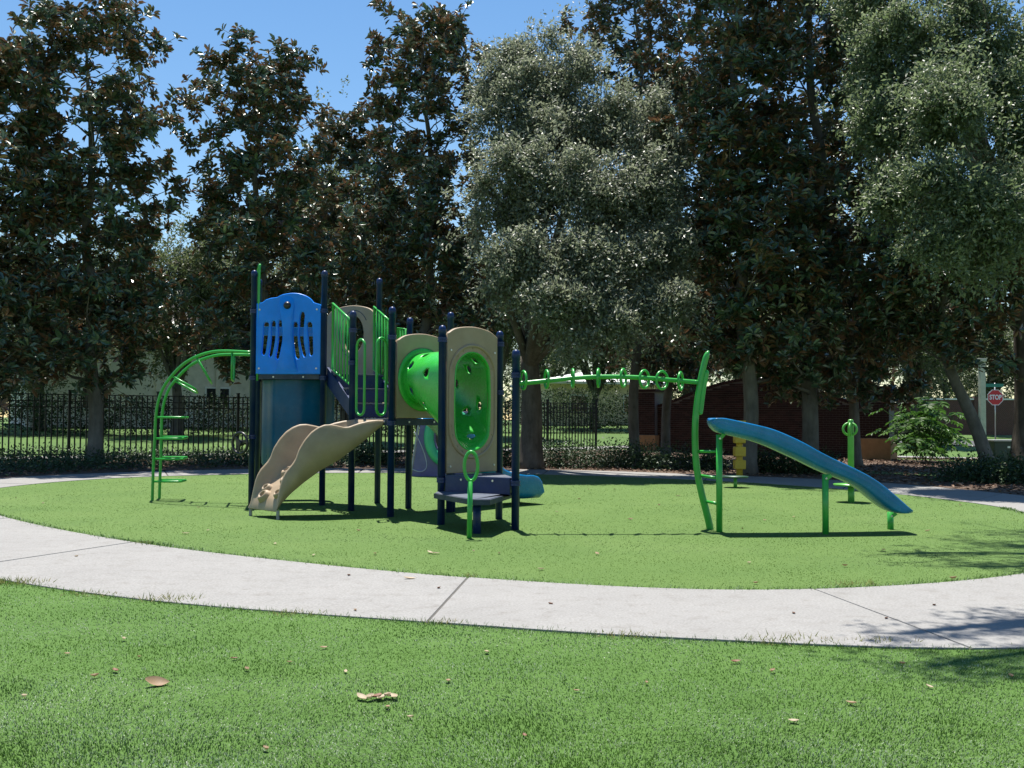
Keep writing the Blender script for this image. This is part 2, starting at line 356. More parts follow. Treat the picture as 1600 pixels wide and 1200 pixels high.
# the path: concrete slabs with open joints on a dark bed
path = bpy.data.objects.new('path', None); COL.objects.link(path); path['kind'] = 'structure'
mb = MB(); V = [(p[0], p[1], 0.0065) for p in inn] + [(p[0], p[1], 0.0065) for p in out]
mb.add(V, [(i, n + i, n + (i + 1) % n, (i + 1) % n) for i in range(n)]); mb.build('joint_bed', plain('dark_joint_filler', (0.075, 0.07, 0.062), 0.95, 0.3, 20), path)
# joints (index along the curves; inner, outer)
JO = [(10, 10), (36, 33)]
joints = [0.0]
def lerp_c(C, u):
    u = u % len(C); i = int(u); t = u - i; return np.array(C[i]) * (1 - t) + np.array(C[(i + 1) % len(C)]) * t
cuts_in = [10, 31, 46, 61, 76, 91, 104, 117, 130, 144, 158, 172, 186, 200, 214.6]
cuts_out = [10, 32, 46, 61, 76, 91, 104, 117, 130, 144, 158, 172, 186, 200, 211]
for k in range(len(cuts_in)):
    a0, a1 = cuts_in[k], cuts_in[(k + 1) % len(cuts_in)]; b0, b1 = cuts_out[k], cuts_out[(k + 1) % len(cuts_in)]
    if a1 <= a0: a1 += n; b1 += n
    m_ = 14; g = 0.055; top = 0.013 + 0.0015 * ((k * 7) % 3)
    I = [lerp_c(inn, a0 + g + (a1 - a0 - 2 * g) * i / m_) for i in range(m_ + 1)]
    O = [lerp_c(out, b0 + g + (b1 - b0 - 2 * g) * i / m_) for i in range(m_ + 1)]
    P = [tuple(p) for p in O] + [tuple(p) for p in I[::-1]]
    mb = MB(); q = m_ + 1
    V = [(p[0], p[1], top) for p in I] + [(p[0], p[1], top) for p in O] + [(p[0], p[1], -0.1) for p in I] + [(p[0], p[1], -0.1) for p in O]
    Fs = [(i, q + i, q + i + 1, i + 1) for i in range(m_)] + [(i, i + 1, 2 * q + i + 1, 2 * q + i) for i in range(m_)]
    Fs += [(q + i, 3 * q + i, 3 * q + i + 1, q + i + 1) for i in range(m_)] + [(0, 2 * q, 3 * q, q), (m_, q + m_, 3 * q + m_, 2 * q + m_)]
    mb.add(V, Fs); mb.build('slab', M['concrete'], path, bevel=0.006)
# mulch bed between the path and the fence, and a strip round the brick wall
bi = [lerp_c(out, 62 + (165 - 62) * i / 60) for i in range(61)]
bo = [np.array((F0.x - 9 * FD.x, F0.y - 9 * FD.y)) * (1 - t) + np.array((4.2, 39.2)) * t for t in np.linspace(0, 1, 31)] + \
     [np.array((4.2, 39.2)) * (1 - t) + np.array((13.6, 33.4)) * t for t in np.linspace(0, 1, 16)[1:]] + [np.array((13.6, 33.4)) * (1 - t) + np.array((17.5, 22)) * t for t in np.linspace(0, 1, 16)[1:]]
K = np.linspace(0, 1, 12)[:, None]
BX = np.array([p[0] for p in bi])[None] * (1 - K) + np.array([p[0] for p in bo])[None] * K
BY = np.array([p[1] for p in bi])[None] * (1 - K) + np.array([p[1] for p in bo])[None] * K
sheet('mulch_bed', BX[::-1], BY[::-1], 0.0, M['mulch'])
# strip of lawn between the bed and the right of the path, concrete walks beyond the fence
def strip(name, P, w, zoff, mat):
    P = [np.array(p, float) for p in curve_pts(P, 10)]; X = []; Y = []
    for i, p in enumerate(P):
        t = P[min(i + 1, len(P) - 1)] - P[max(i - 1, 0)]; t /= np.linalg.norm(t); nn = np.array((-t[1], t[0]))
        X.append([p[0] - nn[0] * w / 2, p[0] + nn[0] * w / 2]); Y.append([p[1] - nn[1] * w / 2, p[1] + nn[1] * w / 2])
    return sheet(name, np.array(X).T[::-1], np.array(Y).T[::-1], zoff, mat)
strip('lawn_strip', [(7.4, 26.5), (9.6, 24.6), (12.5, 24.0), (17, 24.5)], 1.5, 0.012, M['lawn'])
strip('sidewalk', [(F0.x + FD.x * t + FN.x * 3.0, F0.y + FD.y * t + FN.y * 3.0) for t in (-14, -4, 6, 16, 24)], 1.3, -0.04, M['concrete'])
strip('sidewalk', [(13.5, 38), (17, 36.5), (22, 37.5), (32, 40)], 1.2, -0.04, M['concrete'])
strip('road', [(-30, 66), (0, 72), (16, 64), (24, 50), (40, 40)], 6.5, -0.05, plain('asphalt', (0.06, 0.06, 0.062), 0.9, 0.2, 20))

# turf blades: real blades, evenly spread as seen, three sizes of distance
rg = np.random.default_rng(5)
def blades(name, P, L, Wd, lean, mat):
    n = len(P); a = rg.uniform(0, 2 * np.pi, n)
    la = vnoise(P[:, 0] * 0.9, P[:, 1] * 1.3, 3) * 7 + rg.normal(0, 0.9, n)
    lm = np.minimum(.97, lean * rg.uniform(0.3, 1.4, n) * (0.5 + vnoise(P[:, 0] * 1.7, P[:, 1] * 2.3, 9)))
    dx, dy = np.cos(la) * lm * L, np.sin(la) * lm * L
    sx, sy = np.cos(a) * Wd / 2, np.sin(a) * Wd / 2
    z0 = P[:, 2]; hz = L * np.sqrt(np.clip(1 - lm * lm, 0.12, 1))
    v = np.empty((n, 5, 3))
    v[:, 0] = np.stack([P[:, 0] - sx, P[:, 1] - sy, z0], -1); v[:, 1] = np.stack([P[:, 0] + sx, P[:, 1] + sy, z0], -1)
    v[:, 2] = np.stack([P[:, 0] + sx * .8 + dx * .4, P[:, 1] + sy * .8 + dy * .4, z0 + hz * .62], -1)
    v[:, 3] = np.stack([P[:, 0] - sx * .8 + dx * .4, P[:, 1] - sy * .8 + dy * .4, z0 + hz * .62], -1)
    v[:, 4] = np.stack([P[:, 0] + dx, P[:, 1] + dy, z0 + hz], -1)
    b = (np.arange(n) * 5)[:, None]
    Fi = np.concatenate([b + [0, 1, 2, 3], b + [3, 2, 4]], 1).ravel()
    o = link(name, mesh_np(name, v.reshape(-1, 3), Fi, np.tile([4, 3], n)), mat); o['kind'] = 'stuff'; return o
def spread(y0, y1, n, margin=0.62):
    Y = 2022.0 / rg.uniform(y0, y1, n); X = rg.uniform(-margin, margin, n) * Y; return np.stack([X, Y, np.zeros(n)], -1)
P = spread(230, 600, 230000); P = P[~inside(P, out_poly)]; P[:, 2] = 0.003
d = P[:, 1]; blades('grass', P, 0.0105 * rg.uniform(0.6, 1.5, len(P)), np.maximum(0.0036, 0.00074 * d) * rg.uniform(0.7, 1.3, len(P)), 0.95, M['blade'])
P = spread(84, 275, 150000, 0.66); P = P[inside(P, inn_poly)]; P[:, 2] = 0.004
d = P[:, 1]; blades('grass', P, (0.006 + 0.0002 * d) * rg.uniform(0.6, 1.3, len(P)), np.maximum(0.0034, 0.00066 * d) * rg.uniform(0.7, 1.3, len(P)), 1.15, M['blade_in'])
# loose blades and weeds that hang over the edges of the path
P = []
for C, off in ((out, 1), (inn, -1)):
    A = np.array(C + [C[0]]); k = 16000 if off == 1 else 14000
    u = rg.uniform(0, len(C), k); i = u.astype(int); t = (u - i)[:, None]
    q = A[i] * (1 - t) + A[i + 1] * t; e = A[i + 1] - A[i]; e /= np.linalg.norm(e, axis=1)[:, None]
    nn = np.stack([e[:, 1], -e[:, 0]], -1)
    q = q - nn * off * rg.normal(0.012, 0.02, k)[:, None] * (1 + 2 * vnoise(q[:, 0:1] * 3, q[:, 1:2] * 3, 4))
    P.append(np.concatenate([q, np.zeros((k, 1))], 1))
P = np.concatenate(P); P = P[P[:, 1] < 15]
blades('edge_grass', P, 0.034 * rg.uniform(0.6, 1.4, len(P)), np.maximum(0.0034, 0.0006 * P[:, 1]), 0.8, M['blade'])

# ------------------------------------------------------------------ trees and plants
def unit(v): return v / (np.linalg.norm(v, axis=-1, keepdims=True) + 1e-9)
def leaf_mesh(name, P, D, N, L, Wd, six=True, curl=0.12):
    n = len(P); D = unit(D); Sd = unit(np.cross(D, N)); N = np.cross(Sd, D); L = L[:, None]; Wd = Wd[:, None]
    if six:
        v = np.empty((n, 6, 3)); f = Wd * 0.16
        v[:, 0] = P; v[:, 3] = P + D * L - N * L * curl
        for k, (s_, a, w) in enumerate(((1, .27, .44), (1, .72, .46))): v[:, 1 + k] = P + D * L * a + Sd * Wd * w * s_ + N * f
        for k, (s_, a, w) in enumerate(((-1, .72, .46), (-1, .27, .44))): v[:, 4 + k] = P + D * L * a + Sd * Wd * w * s_ + N * f
        b = (np.arange(n) * 6)[:, None]; Fi = np.concatenate([b + [0, 1, 2, 3], b + [0, 3, 4, 5]], 1).ravel(); cn = np.full(2 * n, 4)
    else:
        v = np.empty((n, 4, 3)); v[:, 0] = P; v[:, 2] = P + D * L
        v[:, 1] = P + D * L * .45 + Sd * Wd * .5 + N * Wd * .12; v[:, 3] = P + D * L * .45 - Sd * Wd * .5 + N * Wd * .12
        b = (np.arange(n) * 4)[:, None]; Fi = np.concatenate([b + [0, 1, 2], b + [0, 2, 3]], 1).ravel(); cn = np.full(2 * n, 3)
    return mesh_np(name, v.reshape(-1, 3), Fi, cn)
def whorl_leaves(Cs, Ax, rng, k=9, L=(0.13, 0.21), ratio=0.42, phi=(35, 95)):
    n = len(Cs); Cs = np.repeat(Cs, k, 0); Ax = unit(np.repeat(Ax, k, 0)); m = n * k
    r = rng.normal(size=(m, 3)); U = unit(r - Ax * (r * Ax).sum(1, keepdims=True))
    ph = np.radians(rng.uniform(*phi, m))[:, None]
    D = Ax * np.cos(ph) + U * np.sin(ph); N = Ax * np.sin(ph) - U * np.cos(ph)
    N = unit(N + rng.normal(0, 0.22, (m, 3)))
    Ln = rng.uniform(*L, m); return Cs + D * 0.02 - Ax * rng.uniform(0, 0.14, m)[:, None], D, N, Ln, Ln * ratio * rng.uniform(.85, 1.15, m)

def wobble_path(a, b, n, amp, rng):
    a, b = np.array(a, float), np.array(b, float); P = [a + (b - a) * i / n for i in range(n + 1)]
    return [P[0]] + [p + rng.normal(0, amp, 3) * (1, 1, .2) for p in P[1:-1]] + [P[-1]]

def magnolia(base, top, prof, seed, label, cb, tr=0.17, nb=64, dens=5.5, name='magnolia_tree', trunk_pts=None, group='dark magnolias at the back of the playground', leafL=(0.15, 0.245)):
    rng = np.random.default_rng(seed); base = np.array(base, float); top = np.array(top, float); nb = int(nb * .82)
    root = empty(name, tuple(base), label, 'tree', group)
    tp = trunk_pts if trunk_pts else wobble_path(base, top, 8, 0.10, rng)
    tp = curve_pts(tp, 5); tz = np.array([p[2] for p in tp]); zb, zt = base[2], top[2]
    fr = [max(0.012, tr * (1 - (z - zb) / (zt - zb)) ** 0.75 * (1 + 0.5 * math.exp(-(z - zb) * 5))) for z in tz]
    MB().tube(tp, fr, 12).build('trunk', M['bark_m'], root)
    tpa = np.array(tp)
    def T(z): return np.array([np.interp(z, tz, tpa[:, 0]), np.interp(z, tz, tpa[:, 1]), z])
    br = MB(); Cs = []; Ax = []
    zs = np.linspace(zb + cb, zt - 0.25, nb) + rng.uniform(-.12, .12, nb)
    for i, z in enumerate(zs):
        t = (z - zb) / (zt - zb); Rr = prof(z + .38 * prof(z)) * rng.choice([rng.uniform(.55, .85), rng.uniform(.9, 1.18)]); a = i * 2.39996 + rng.uniform(-.5, .5)
        elv = R(rng.uniform(8, 38) + 25 * t); p0 = T(z)
        hd = np.array((math.cos(a), math.sin(a), 0)); pts = []
        for k in range(6):
            s = k / 5; pts.append(p0 + hd * Rr * s + np.array((0, 0, Rr * (math.tan(elv) * 0.45 * s + 0.42 * s * s - 0.12 * s))) + (rng.normal(0, .05 * Rr, 3) if 0 < k else 0))
        r0 = max(0.012, 0.045 * (1 - t) + 0.012)
        br.tube(pts, [r0 * (1 - .16 * k) for k in range(6)], 5, caps=False)
        nt = max(2, int(round(Rr * dens * 0.27))) + (1 if t < .55 else 0); pa = np.array(pts)
        for j in range(nt):
            s = 1.0 if j == 0 else 1 - .72 * (j + rng.uniform(-.3, .3)) / nt; q = np.array([np.interp(s * 5, range(6), pa[:, c]) for c in range(3)])
            off = rng.normal(0, 1, 3) * (.6, .6, .35); bc = q + (off * .5 if j else hd * .1); br.tube([q, bc], 0.013, 4, caps=False)
            for w in range(rng.integers(10, 17)):
                o2 = rng.normal(0, 1, 3) * (.19, .19, .16); c = bc + o2; Cs.append(c)
                ax = unit(o2) * .55 + hd * .3 + np.array((0, 0, .8)) + rng.normal(0, .25, 3); Ax.append(ax)
                br.tube([bc - (0, 0, .1), c], 0.007, 3, caps=False)
    for k in range(34):
        c = top + rng.normal(0, 1, 3) * (.40, .40, .22) - (0, 0, .26 * (k % 4)); Cs.append(c); Ax.append(np.array((0, 0, 1)) + rng.normal(0, .35, 3))
    P, D, N, L, Wd = whorl_leaves(np.array(Cs), np.array(Ax), rng, 9, leafL)
    tag(br.build('branch', M['bark_m'], root), kind='stuff')
    o = link('crown', leaf_mesh('magnolia_crown', P - base, D, N, L, Wd), M['magnolia'], root); o['kind'] = 'stuff'
    return root

def oak_leaves(Cs, per, spread_r, L, rng):
    n = len(Cs) * per; C = np.repeat(np.array(Cs), per, 0); off = rng.normal(0, 1, (n, 3)) * spread_r * (1, 1, .75)
    D = unit(off + rng.normal(0, .6, (n, 3)) * spread_r); N = unit(np.array((0, 0, .8)) + rng.normal(0, .55, (n, 3)))
    Ln = L * rng.uniform(.7, 1.3, n); return C + off, D, N, Ln, Ln * rng.uniform(.34, .5, n)
def spray_leaves(Cs, per, Ls, L, rng, out):          # leaves set along short arching twigs
    m = len(Cs); Ax = unit(out * .7 + rng.normal(0, .55, (m, 3)) + np.array((0, 0, .15))); ln = Ls * rng.uniform(.6, 1.5, m)
    n = m * per; t = rng.uniform(0, 1, n); C = np.repeat(Cs, per, 0); A = np.repeat(Ax, per, 0); l = np.repeat(ln, per)
    P = C + A * (l * (t - .3))[:, None] + np.stack([np.zeros(n), np.zeros(n), -.45 * l * t * t], -1) + rng.normal(0, 1, (n, 3)) * (.05 + .09 * (1 - t))[:, None]
    D = unit(A * .6 + rng.normal(0, .7, (n, 3)) + np.array((0, 0, -.15))); N = unit(np.array((0, -.15, .75)) + rng.normal(0, .6, (n, 3)))
    Ln = L * rng.uniform(.7, 1.3, n); return P, D, N, Ln, Ln * rng.uniform(.36, .5, n)
def oak(base, fork_z, tr, lobes, seed, label, leafL=0.075, per=26, spread_r=0.26, mat='oak', name='oak_tree', group=None, trunk_pts=None, moss=0, clusters=1.0):
    rng = np.random.default_rng(seed); base = np.array(base, float)
    root = empty(name, tuple(base), label, 'tree', group)
    tp = trunk_pts or [base, base + (0.05, 0, fork_z * .5), base + (-0.03, 0.02, fork_z)]
    tp = curve_pts(tp, 6); m = len(tp)
    MB().tube(tp, [tr * (1 + .55 * math.exp(-i * .9) - .25 * i / m) for i in range(m)], 16).build('trunk', M['bark_o'], root)
    fk = np.array(tp[-1]); br = MB(); Cs = []; Os = []
    for (cx, cy, cz, rx, ry, rz, nc) in lobes:
        c = np.array((cx, cy, cz)); mid = fk + (c - fk) * .5 + np.array((0, 0, .12 * np.linalg.norm(c - fk))) + rng.normal(0, .25, 3)
        lp = curve_pts([fk - (0, 0, .25), mid, c], 5); r0 = tr * .42
        br.tube(lp, [r0 * (1 - .8 * i / (len(lp) - 1)) + .012 for i in range(len(lp))], 8, caps=False)
        nc = int(nc * clusters); ks = 7; sc_ = unit(rng.normal(size=(ks, 3))) * rng.uniform(.3, .85, (ks, 1)); v = sc_[rng.integers(0, ks, nc)] + rng.normal(0, .19, (nc, 3)) * rng.choice([.7, 1.05, 2.0], (nc, 1), p=[.34, .40, .26])
        Os.append(unit(v + rng.normal(0, .3, (nc, 3))))
        q = c + v * (rx, ry, rz); Cs.append(q)
        for k in range(min(16, nc)):
            s = lp[rng.integers(len(lp) // 2, len(lp))]; e = q[k]; md = (s + e) / 2 + rng.normal(0, .15, 3) + (0, 0, .1)
            br.tube(curve_pts([s, md, e], 3), [.022, .019, .016, .013, .01, .008, .005], 4, caps=False)
    Cs = np.concatenate(Cs); P, D, N, L, Wd = spray_leaves(Cs, per, spread_r * 2.0, leafL, rng, np.concatenate(Os))
    tag(br.build('branch', M['bark_o'], root), kind='stuff')
    o = link('crown', leaf_mesh('oak_crown', P - base, D, N, L, Wd, six=False), M[mat], root); o['kind'] = 'stuff'
    return root
def lobes_in(c, r, nl, nc, rng, f=(0.3, 0.5)):
    out_ = []
    for k in range(nl):
        v = unit(rng.normal(size=3)) * rng.uniform(.35, .8); s = rng.uniform(*f)
        out_.append((c[0] + v[0] * r[0], c[1] + v[1] * r[1], c[2] + v[2] * r[2], r[0] * s, r[1] * s, r[2] * s, int(nc / nl)))
    return out_
def tree_base(px, Y, dy=0.0):
    p = at(px, 700, Y); return (p.x, Y, zgf(p.x, Y) - 0.06 + dy)
def top_at(px, py, Y): return tuple(at(px, py, Y))
def prof_pts(Y, pts):                              # (pixel row, radius in pixels) at depth Y -> radius by height
    z = [at(800, y, Y).z for y, r in pts][::-1]; r = [q * Y / F for y, q in pts][::-1]
    return lambda h: float(np.interp(h, z, r))

MG = 'dark magnolias at the back of the playground'
magnolia(tree_base(148, 25.5), top_at(134, 26, 25.5), prof_pts(25.5, [(-6, 25), (40, 66), (100, 92), (200, 112), (330, 118), (450, 120), (560, 105), (600, 70)]), 11,
         'magnolia with a bare pale trunk before the fence, left of the arched ladder', 2.0, 0.19, 84, 5.6, group=MG)
magnolia(tree_base(-52, 23.5), top_at(-30, 70, 23.5), prof_pts(23.5, [(70, 40), (200, 110), (330, 120), (450, 125), (570, 100), (620, 60)]), 12,
         'rust-leaved magnolia cut off by the left edge of the picture', 1.6, 0.17, 66, 5.6, group=MG)
magnolia(tree_base(408, 27.5), top_at(400, 104, 27.5), prof_pts(27.5, [(70, 25), (110, 58), (160, 98), (260, 108), (360, 120), (450, 125), (560, 120), (600, 80)]), 13,
         'magnolia with a rounded brown top standing behind the tower with the blue panel', 2.0, 0.18, 78, 5.6, group=MG)
magnolia(tree_base(676, 29.0), top_at(668, 44, 29.0), prof_pts(29.0, [(8, 25), (60, 70), (130, 80), (220, 80), (300, 125), (420, 140), (540, 120), (610, 80)]), 14,
         'tall magnolia with a rounded top against the sky, left of the silvery oak', 2.2, 0.19, 88, 5.6, group=MG)
magnolia(tree_base(545, 33.0), top_at(545, 190, 33.0), prof_pts(33.0, [(190, 25), (260, 60), (340, 90), (450, 100), (600, 90)]), 15,
         'shorter brown-leaved magnolia between the two tall round-topped magnolias', 1.6, 0.15, 60, 5.2, group=MG)
magnolia(tree_base(992, 31.2), top_at(1002, -110, 31.2), prof_pts(31.2, [(-110, 30), (-40, 80), (40, 108), (150, 110), (300, 115), (500, 105), (600, 70)]), 16,
         'tall magnolia behind the silvery oak, thin pale trunk at the wall\'s left end', 3.0, 0.17, 84, 5.0, group=MG)
magnolia(tree_base(1168, 24.0), top_at(1158, -220, 24.0), prof_pts(24.0, [(-220, 40), (-80, 96), (60, 104), (200, 100), (350, 108), (480, 125), (600, 90)]), 17,
         'tall magnolia with a slanting trunk before the brick wall, beside the green mast', 2.2, 0.19, 92, 5.4, group=MG)
magnolia(tree_base(1266, 25.2), top_at(1262, -200, 25.2), prof_pts(25.2, [(-200, 40), (-60, 110), (120, 128), (300, 140), (450, 150), (560, 135), (640, 100)]), 18,
         'magnolia with a pale forked trunk before the middle of the brick wall', 1.75, 0.21, 92, 5.6, group=MG)
magnolia(tree_base(1338, 28.5), top_at(1340, 30, 28.5), prof_pts(28.5, [(30, 30), (150, 90), (300, 110), (450, 115), (580, 100), (640, 80)]), 19,
         'magnolia with a dark trunk by the right pillar of the brick wall', 1.7, 0.15, 70, 5.4, group=MG)
magnolia(tree_base(1040, 33.4), top_at(1068, 120, 33.4), prof_pts(33.4, [(120, 40), (250, 90), (400, 100), (520, 90), (600, 50)]), 20,
         'magnolia with a dark trunk before the left half of the brick wall', 2.4, 0.16, 64, 5.2, group=MG)
b_ = gp(1552, 738, 0.05); b_ = at(1552, 738, 23.6); bz = zgf(b_.x, 23.6)
t1 = at(1522, 660, 23.6); t2 = at(1484, 575, 23.5); t3 = at(1470, 500, 23.3); t4 = at(1490, 400, 23.2); t5 = at(1500, 340, 23.2)
magnolia((b_.x, 23.6, bz - .05), tuple(t5), prof_pts(23.4, [(340, 40), (420, 95), (500, 110), (570, 85), (600, 50)]), 21,
         'small magnolia with a strongly leaning trunk near the stop sign', 2.6, 0.17, 46, 6.0, trunk_pts=[np.array((b_.x, 23.6, bz - .05)), np.array(t1), np.array(t2), np.array(t3), np.array(t4), np.array(t5)], group=MG)

rngl = np.random.default_rng(77)
def px_lobes(Y, items):                             # (px, py, rx px, ry px, dY, clusters)
    o_ = []
    for (px, py, rx, ry, dY, nc) in items:
        dY = dY * .5 - 0.0105 * (py - 90); p = at(px, py, Y + dY); k = (Y + dY) / F; o_.append((p.x, p.y, p.z, rx * k, rx * k * .6, ry * k, nc))
    return o_
ob = tree_base(828, 26.4)
oak(ob, 3.0, 0.30, px_lobes(25.8, [(830, 90, 60, 55, 0, 190), (800, 180, 62, 62, .5, 200), (880, 130, 66, 60, -.3, 220), (900, 210, 80, 62, 0, 260), (985, 190, 70, 62, -.4, 230), (1045, 250, 46, 55, .3, 150), (1010, 290, 66, 60, -.8, 200),
                                   (850, 280, 85, 66, -.9, 250), (930, 310, 80, 66, -1.1, 260), (780, 320, 52, 70, .2, 170), (1030, 380, 60, 60, .2, 170), (880, 390, 75, 60, -1.2, 220), (960, 410, 70, 60, -.9, 220), (800, 420, 52, 56, -.4, 140), (930, 490, 66, 50, -.2, 170), (1020, 480, 60, 50, .4, 140), (860, 480, 46, 40, -.6, 90), (765, 130, 34, 46, .5, 70)]),
    31, 'silvery oak with small leaves and a thick forked trunk, right of the tunnel', 0.10, 38, 0.30, clusters=1.35)
ob = tree_base(1606, 24.2)
oak(ob, 4.6, 0.36, px_lobes(20.8, [(1420, 60, 80, 75, -1.5, 230), (1545, 50, 90, 90, -2.5, 280), (1400, 180, 66, 66, .6, 190), (1500, 180, 85, 80, -2, 260), (1590, 190, 80, 90, -.5, 220), (1410, 290, 55, 50, 1.0, 110), (1350, 90, 40, 60, -.6, 90),
                                   (1490, 300, 80, 66, -.6, 200), (1580, 320, 70, 66, 0, 150), (1460, 385, 55, 34, .6, 60), (1660, 260, 80, 110, 0, 120), (1640, 60, 90, 100, 0, 130), (1470, -50, 130, 70, -1.5, 220), (1360, -10, 50, 60, -1, 110), (1545, 400, 40, 30, 1, 40)]),
    32, 'big fine-leaved oak with a dark trunk at the right edge of the photo', 0.095, 38, 0.30, 'oak_green', clusters=1.35)
# the oak that shades the right of the turf and path: its trunk stands right of the picture
rs = np.random.default_rng(8)
oak((10.4, 12.2, 0), 4.5, 0.33, [(4.3, 11.7, 8.2, .9, .6, .5, 36), (3.6, 11.2, 7.9, .55, .4, .3, 14), (3.5, 12.3, 8.3, .8, .35, .3, 14), (4.6, 12.9, 8.8, 1.0, .7, .5, 40), (5.6, 13.9, 8.9, 1.2, .8, .5, 46), (6.4, 11.6, 8.4, 1.2, 1.2, .7, 60), (7.8, 13.6, 9.4, 1.6, 1.4, .9, 70),
                               (2.5, 8.25, 7.0, .75, .3, .3, 16), (1.9, 8.05, 6.9, .5, .22, .25, 9), (2.3, 7.35, 7.3, .6, .22, .3, 13), (1.75, 7.4, 7.2, .4, .15, .2, 6), (3.3, 8.6, 7.2, .8, .4, .4, 20), (5.4, 9.8, 7.6, 1.0, .7, .5, 34), (9.5, 11.8, 9, 1.8, 1.8, 1.1, 60)], 33,
    'spreading oak whose shadow falls on the right of the turf and path', 0.085, 24, 0.26)
# trees beyond the fence
BO = 'pale green oaks beyond the fence'
bl = np.random.default_rng(3)
farlabels = [(275, 43, 'pale green oak beyond the fence, behind the arched ladder', 9.5, 3.2), (60, 44, 'pale oak beyond the fence at the far left', 9, 3.2), (560, 42, 'tall pale oak beyond the fence, top showing left of the tall magnolia', 13.5, 3.6),
             (770, 50, 'pale oak beyond the fence, behind the twin trunks at the tunnel', 10, 3.8), (1075, 52, 'pale oak behind the left half of the brick wall', 10, 3.6), (1240, 54, 'pale oak behind the middle of the brick wall', 10, 3.8),
             (1430, 48, 'pale oak behind the big-leaved plant at the right end of the brick wall', 8.5, 3.2), (430, 54, 'pale oak beyond the fence, behind the tower', 11, 4), (1545, 66, 'pale oak by the far brick wall, behind the stop sign', 9, 4), (930, 62, 'pale oak beside the white-roofed house', 9, 3.6)]
farlabels += [(px, Y, lab, h, w) for px, Y, lab, h, w in [(-60, 78, 'distant tree far beyond the fence at the left edge', 11, 5), (180, 82, 'distant tree behind the grey-beige house, left of the arched ladder', 12, 5), (340, 86, 'distant tree behind the grey-beige house, over the ladder top', 12, 5),
    (500, 80, 'distant tree behind the blue tower panel', 12, 5), (640, 84, 'distant tree seen past the tan tunnel panels', 12, 5), (720, 78, 'distant tree left of the thick forked oak trunk', 11, 5), (860, 88, 'distant tree right of the thick forked oak trunk', 11, 5), (1010, 84, 'distant tree over the white-roofed house', 11, 5),
    (1160, 82, 'distant tree behind the top of the brick arch', 12, 5), (1330, 86, 'distant tree behind the right pillar of the brick wall', 12, 5), (1480, 92, 'distant tree over the far brick wall', 11, 5), (1640, 88, 'distant tree at the right edge beyond the stop sign', 11, 5)]]
proto = []
for k in range(3):
    rk = np.random.default_rng(60 + k)
    proto.append(oak((0, 0, 0), 2.4, 0.24, lobes_in((0, 0, 6.2), (3.2, 3.2, 4.2), 12, 1300, rk, (0.4, 0.6)), 40 + k, 'x', 0.15, 26, 0.4, 'oak_far', group=BO))
def copy_tree(o, parent=None):
    c = o.copy(); COL.objects.link(c)
    if parent is not None: c.parent = parent
    for ch in [x for x in S.objects if x.parent == o]: copy_tree(ch, c)
    return c
for i, (px, Y, lab, hgt, wd) in enumerate(farlabels):
    o = proto[i] if i < 3 else copy_tree(proto[i % 3])
    b = tree_base(px, Y); o.location = b; o.rotation_euler = (0, 0, i * 1.7); o.scale = (wd / 3.2, wd / 3.2, hgt / 10.4); o['label'] = lab

rw = np.random.default_rng(15); n_ = 700; Cw = np.stack([rw.uniform(-95, 120, n_), rw.uniform(96, 108, n_), np.zeros(n_)], -1); Cw[:, 2] = zg(Cw[:, 0], Cw[:, 1]) + rw.uniform(0, 1, n_) * (4.5 + 4 * vnoise(Cw[:, 0] * .12, Cw[:, 0] * 0, 3))
Pw, Dw, Nw, Lw, Ww = oak_leaves(Cw, 34, 1.1, .5, rw)
o = link('far_woods', leaf_mesh('far_woods', Pw, Dw, Nw, Lw, Ww * 1.3, six=False), M['oak_far']); o['kind'] = 'stuff'
# low plants
def mound(name, base, r, h, n, seed, label, group, mat='shrub', L=0.075, cat='shrub', six=False):
    rng = np.random.default_rng(seed); base = np.array(base, float); root = empty(name, tuple(base), label, cat, group)
    k = max(6, n // 26); a = rng.uniform(0, 2 * np.pi, k); rad = np.sqrt(rng.uniform(0, 1, k)); z = rng.uniform(.12, 1, k) * np.sqrt(1 - .75 * rad ** 2)
    C = np.stack([np.cos(a) * rad * r, np.sin(a) * rad * r * .8, z * h], -1)
    P, D, N, Ln, Wd = oak_leaves(C, 26, min(.16, r * .3), L, rng); P[:, 2] = np.abs(P[:, 2]) + .01
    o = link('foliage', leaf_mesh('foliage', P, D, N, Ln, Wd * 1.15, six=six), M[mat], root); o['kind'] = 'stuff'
    st = MB()
    for j in range(7): st.tube([base, base + C[j] * .55 + (0, 0, .03), base + C[j]], [.012, .009, .005], 4, caps=False)
    tag(st.build('stem', M['bark_m'], root), kind='stuff'); return root
G1 = 'low dark shrubs in the bed along the back path'
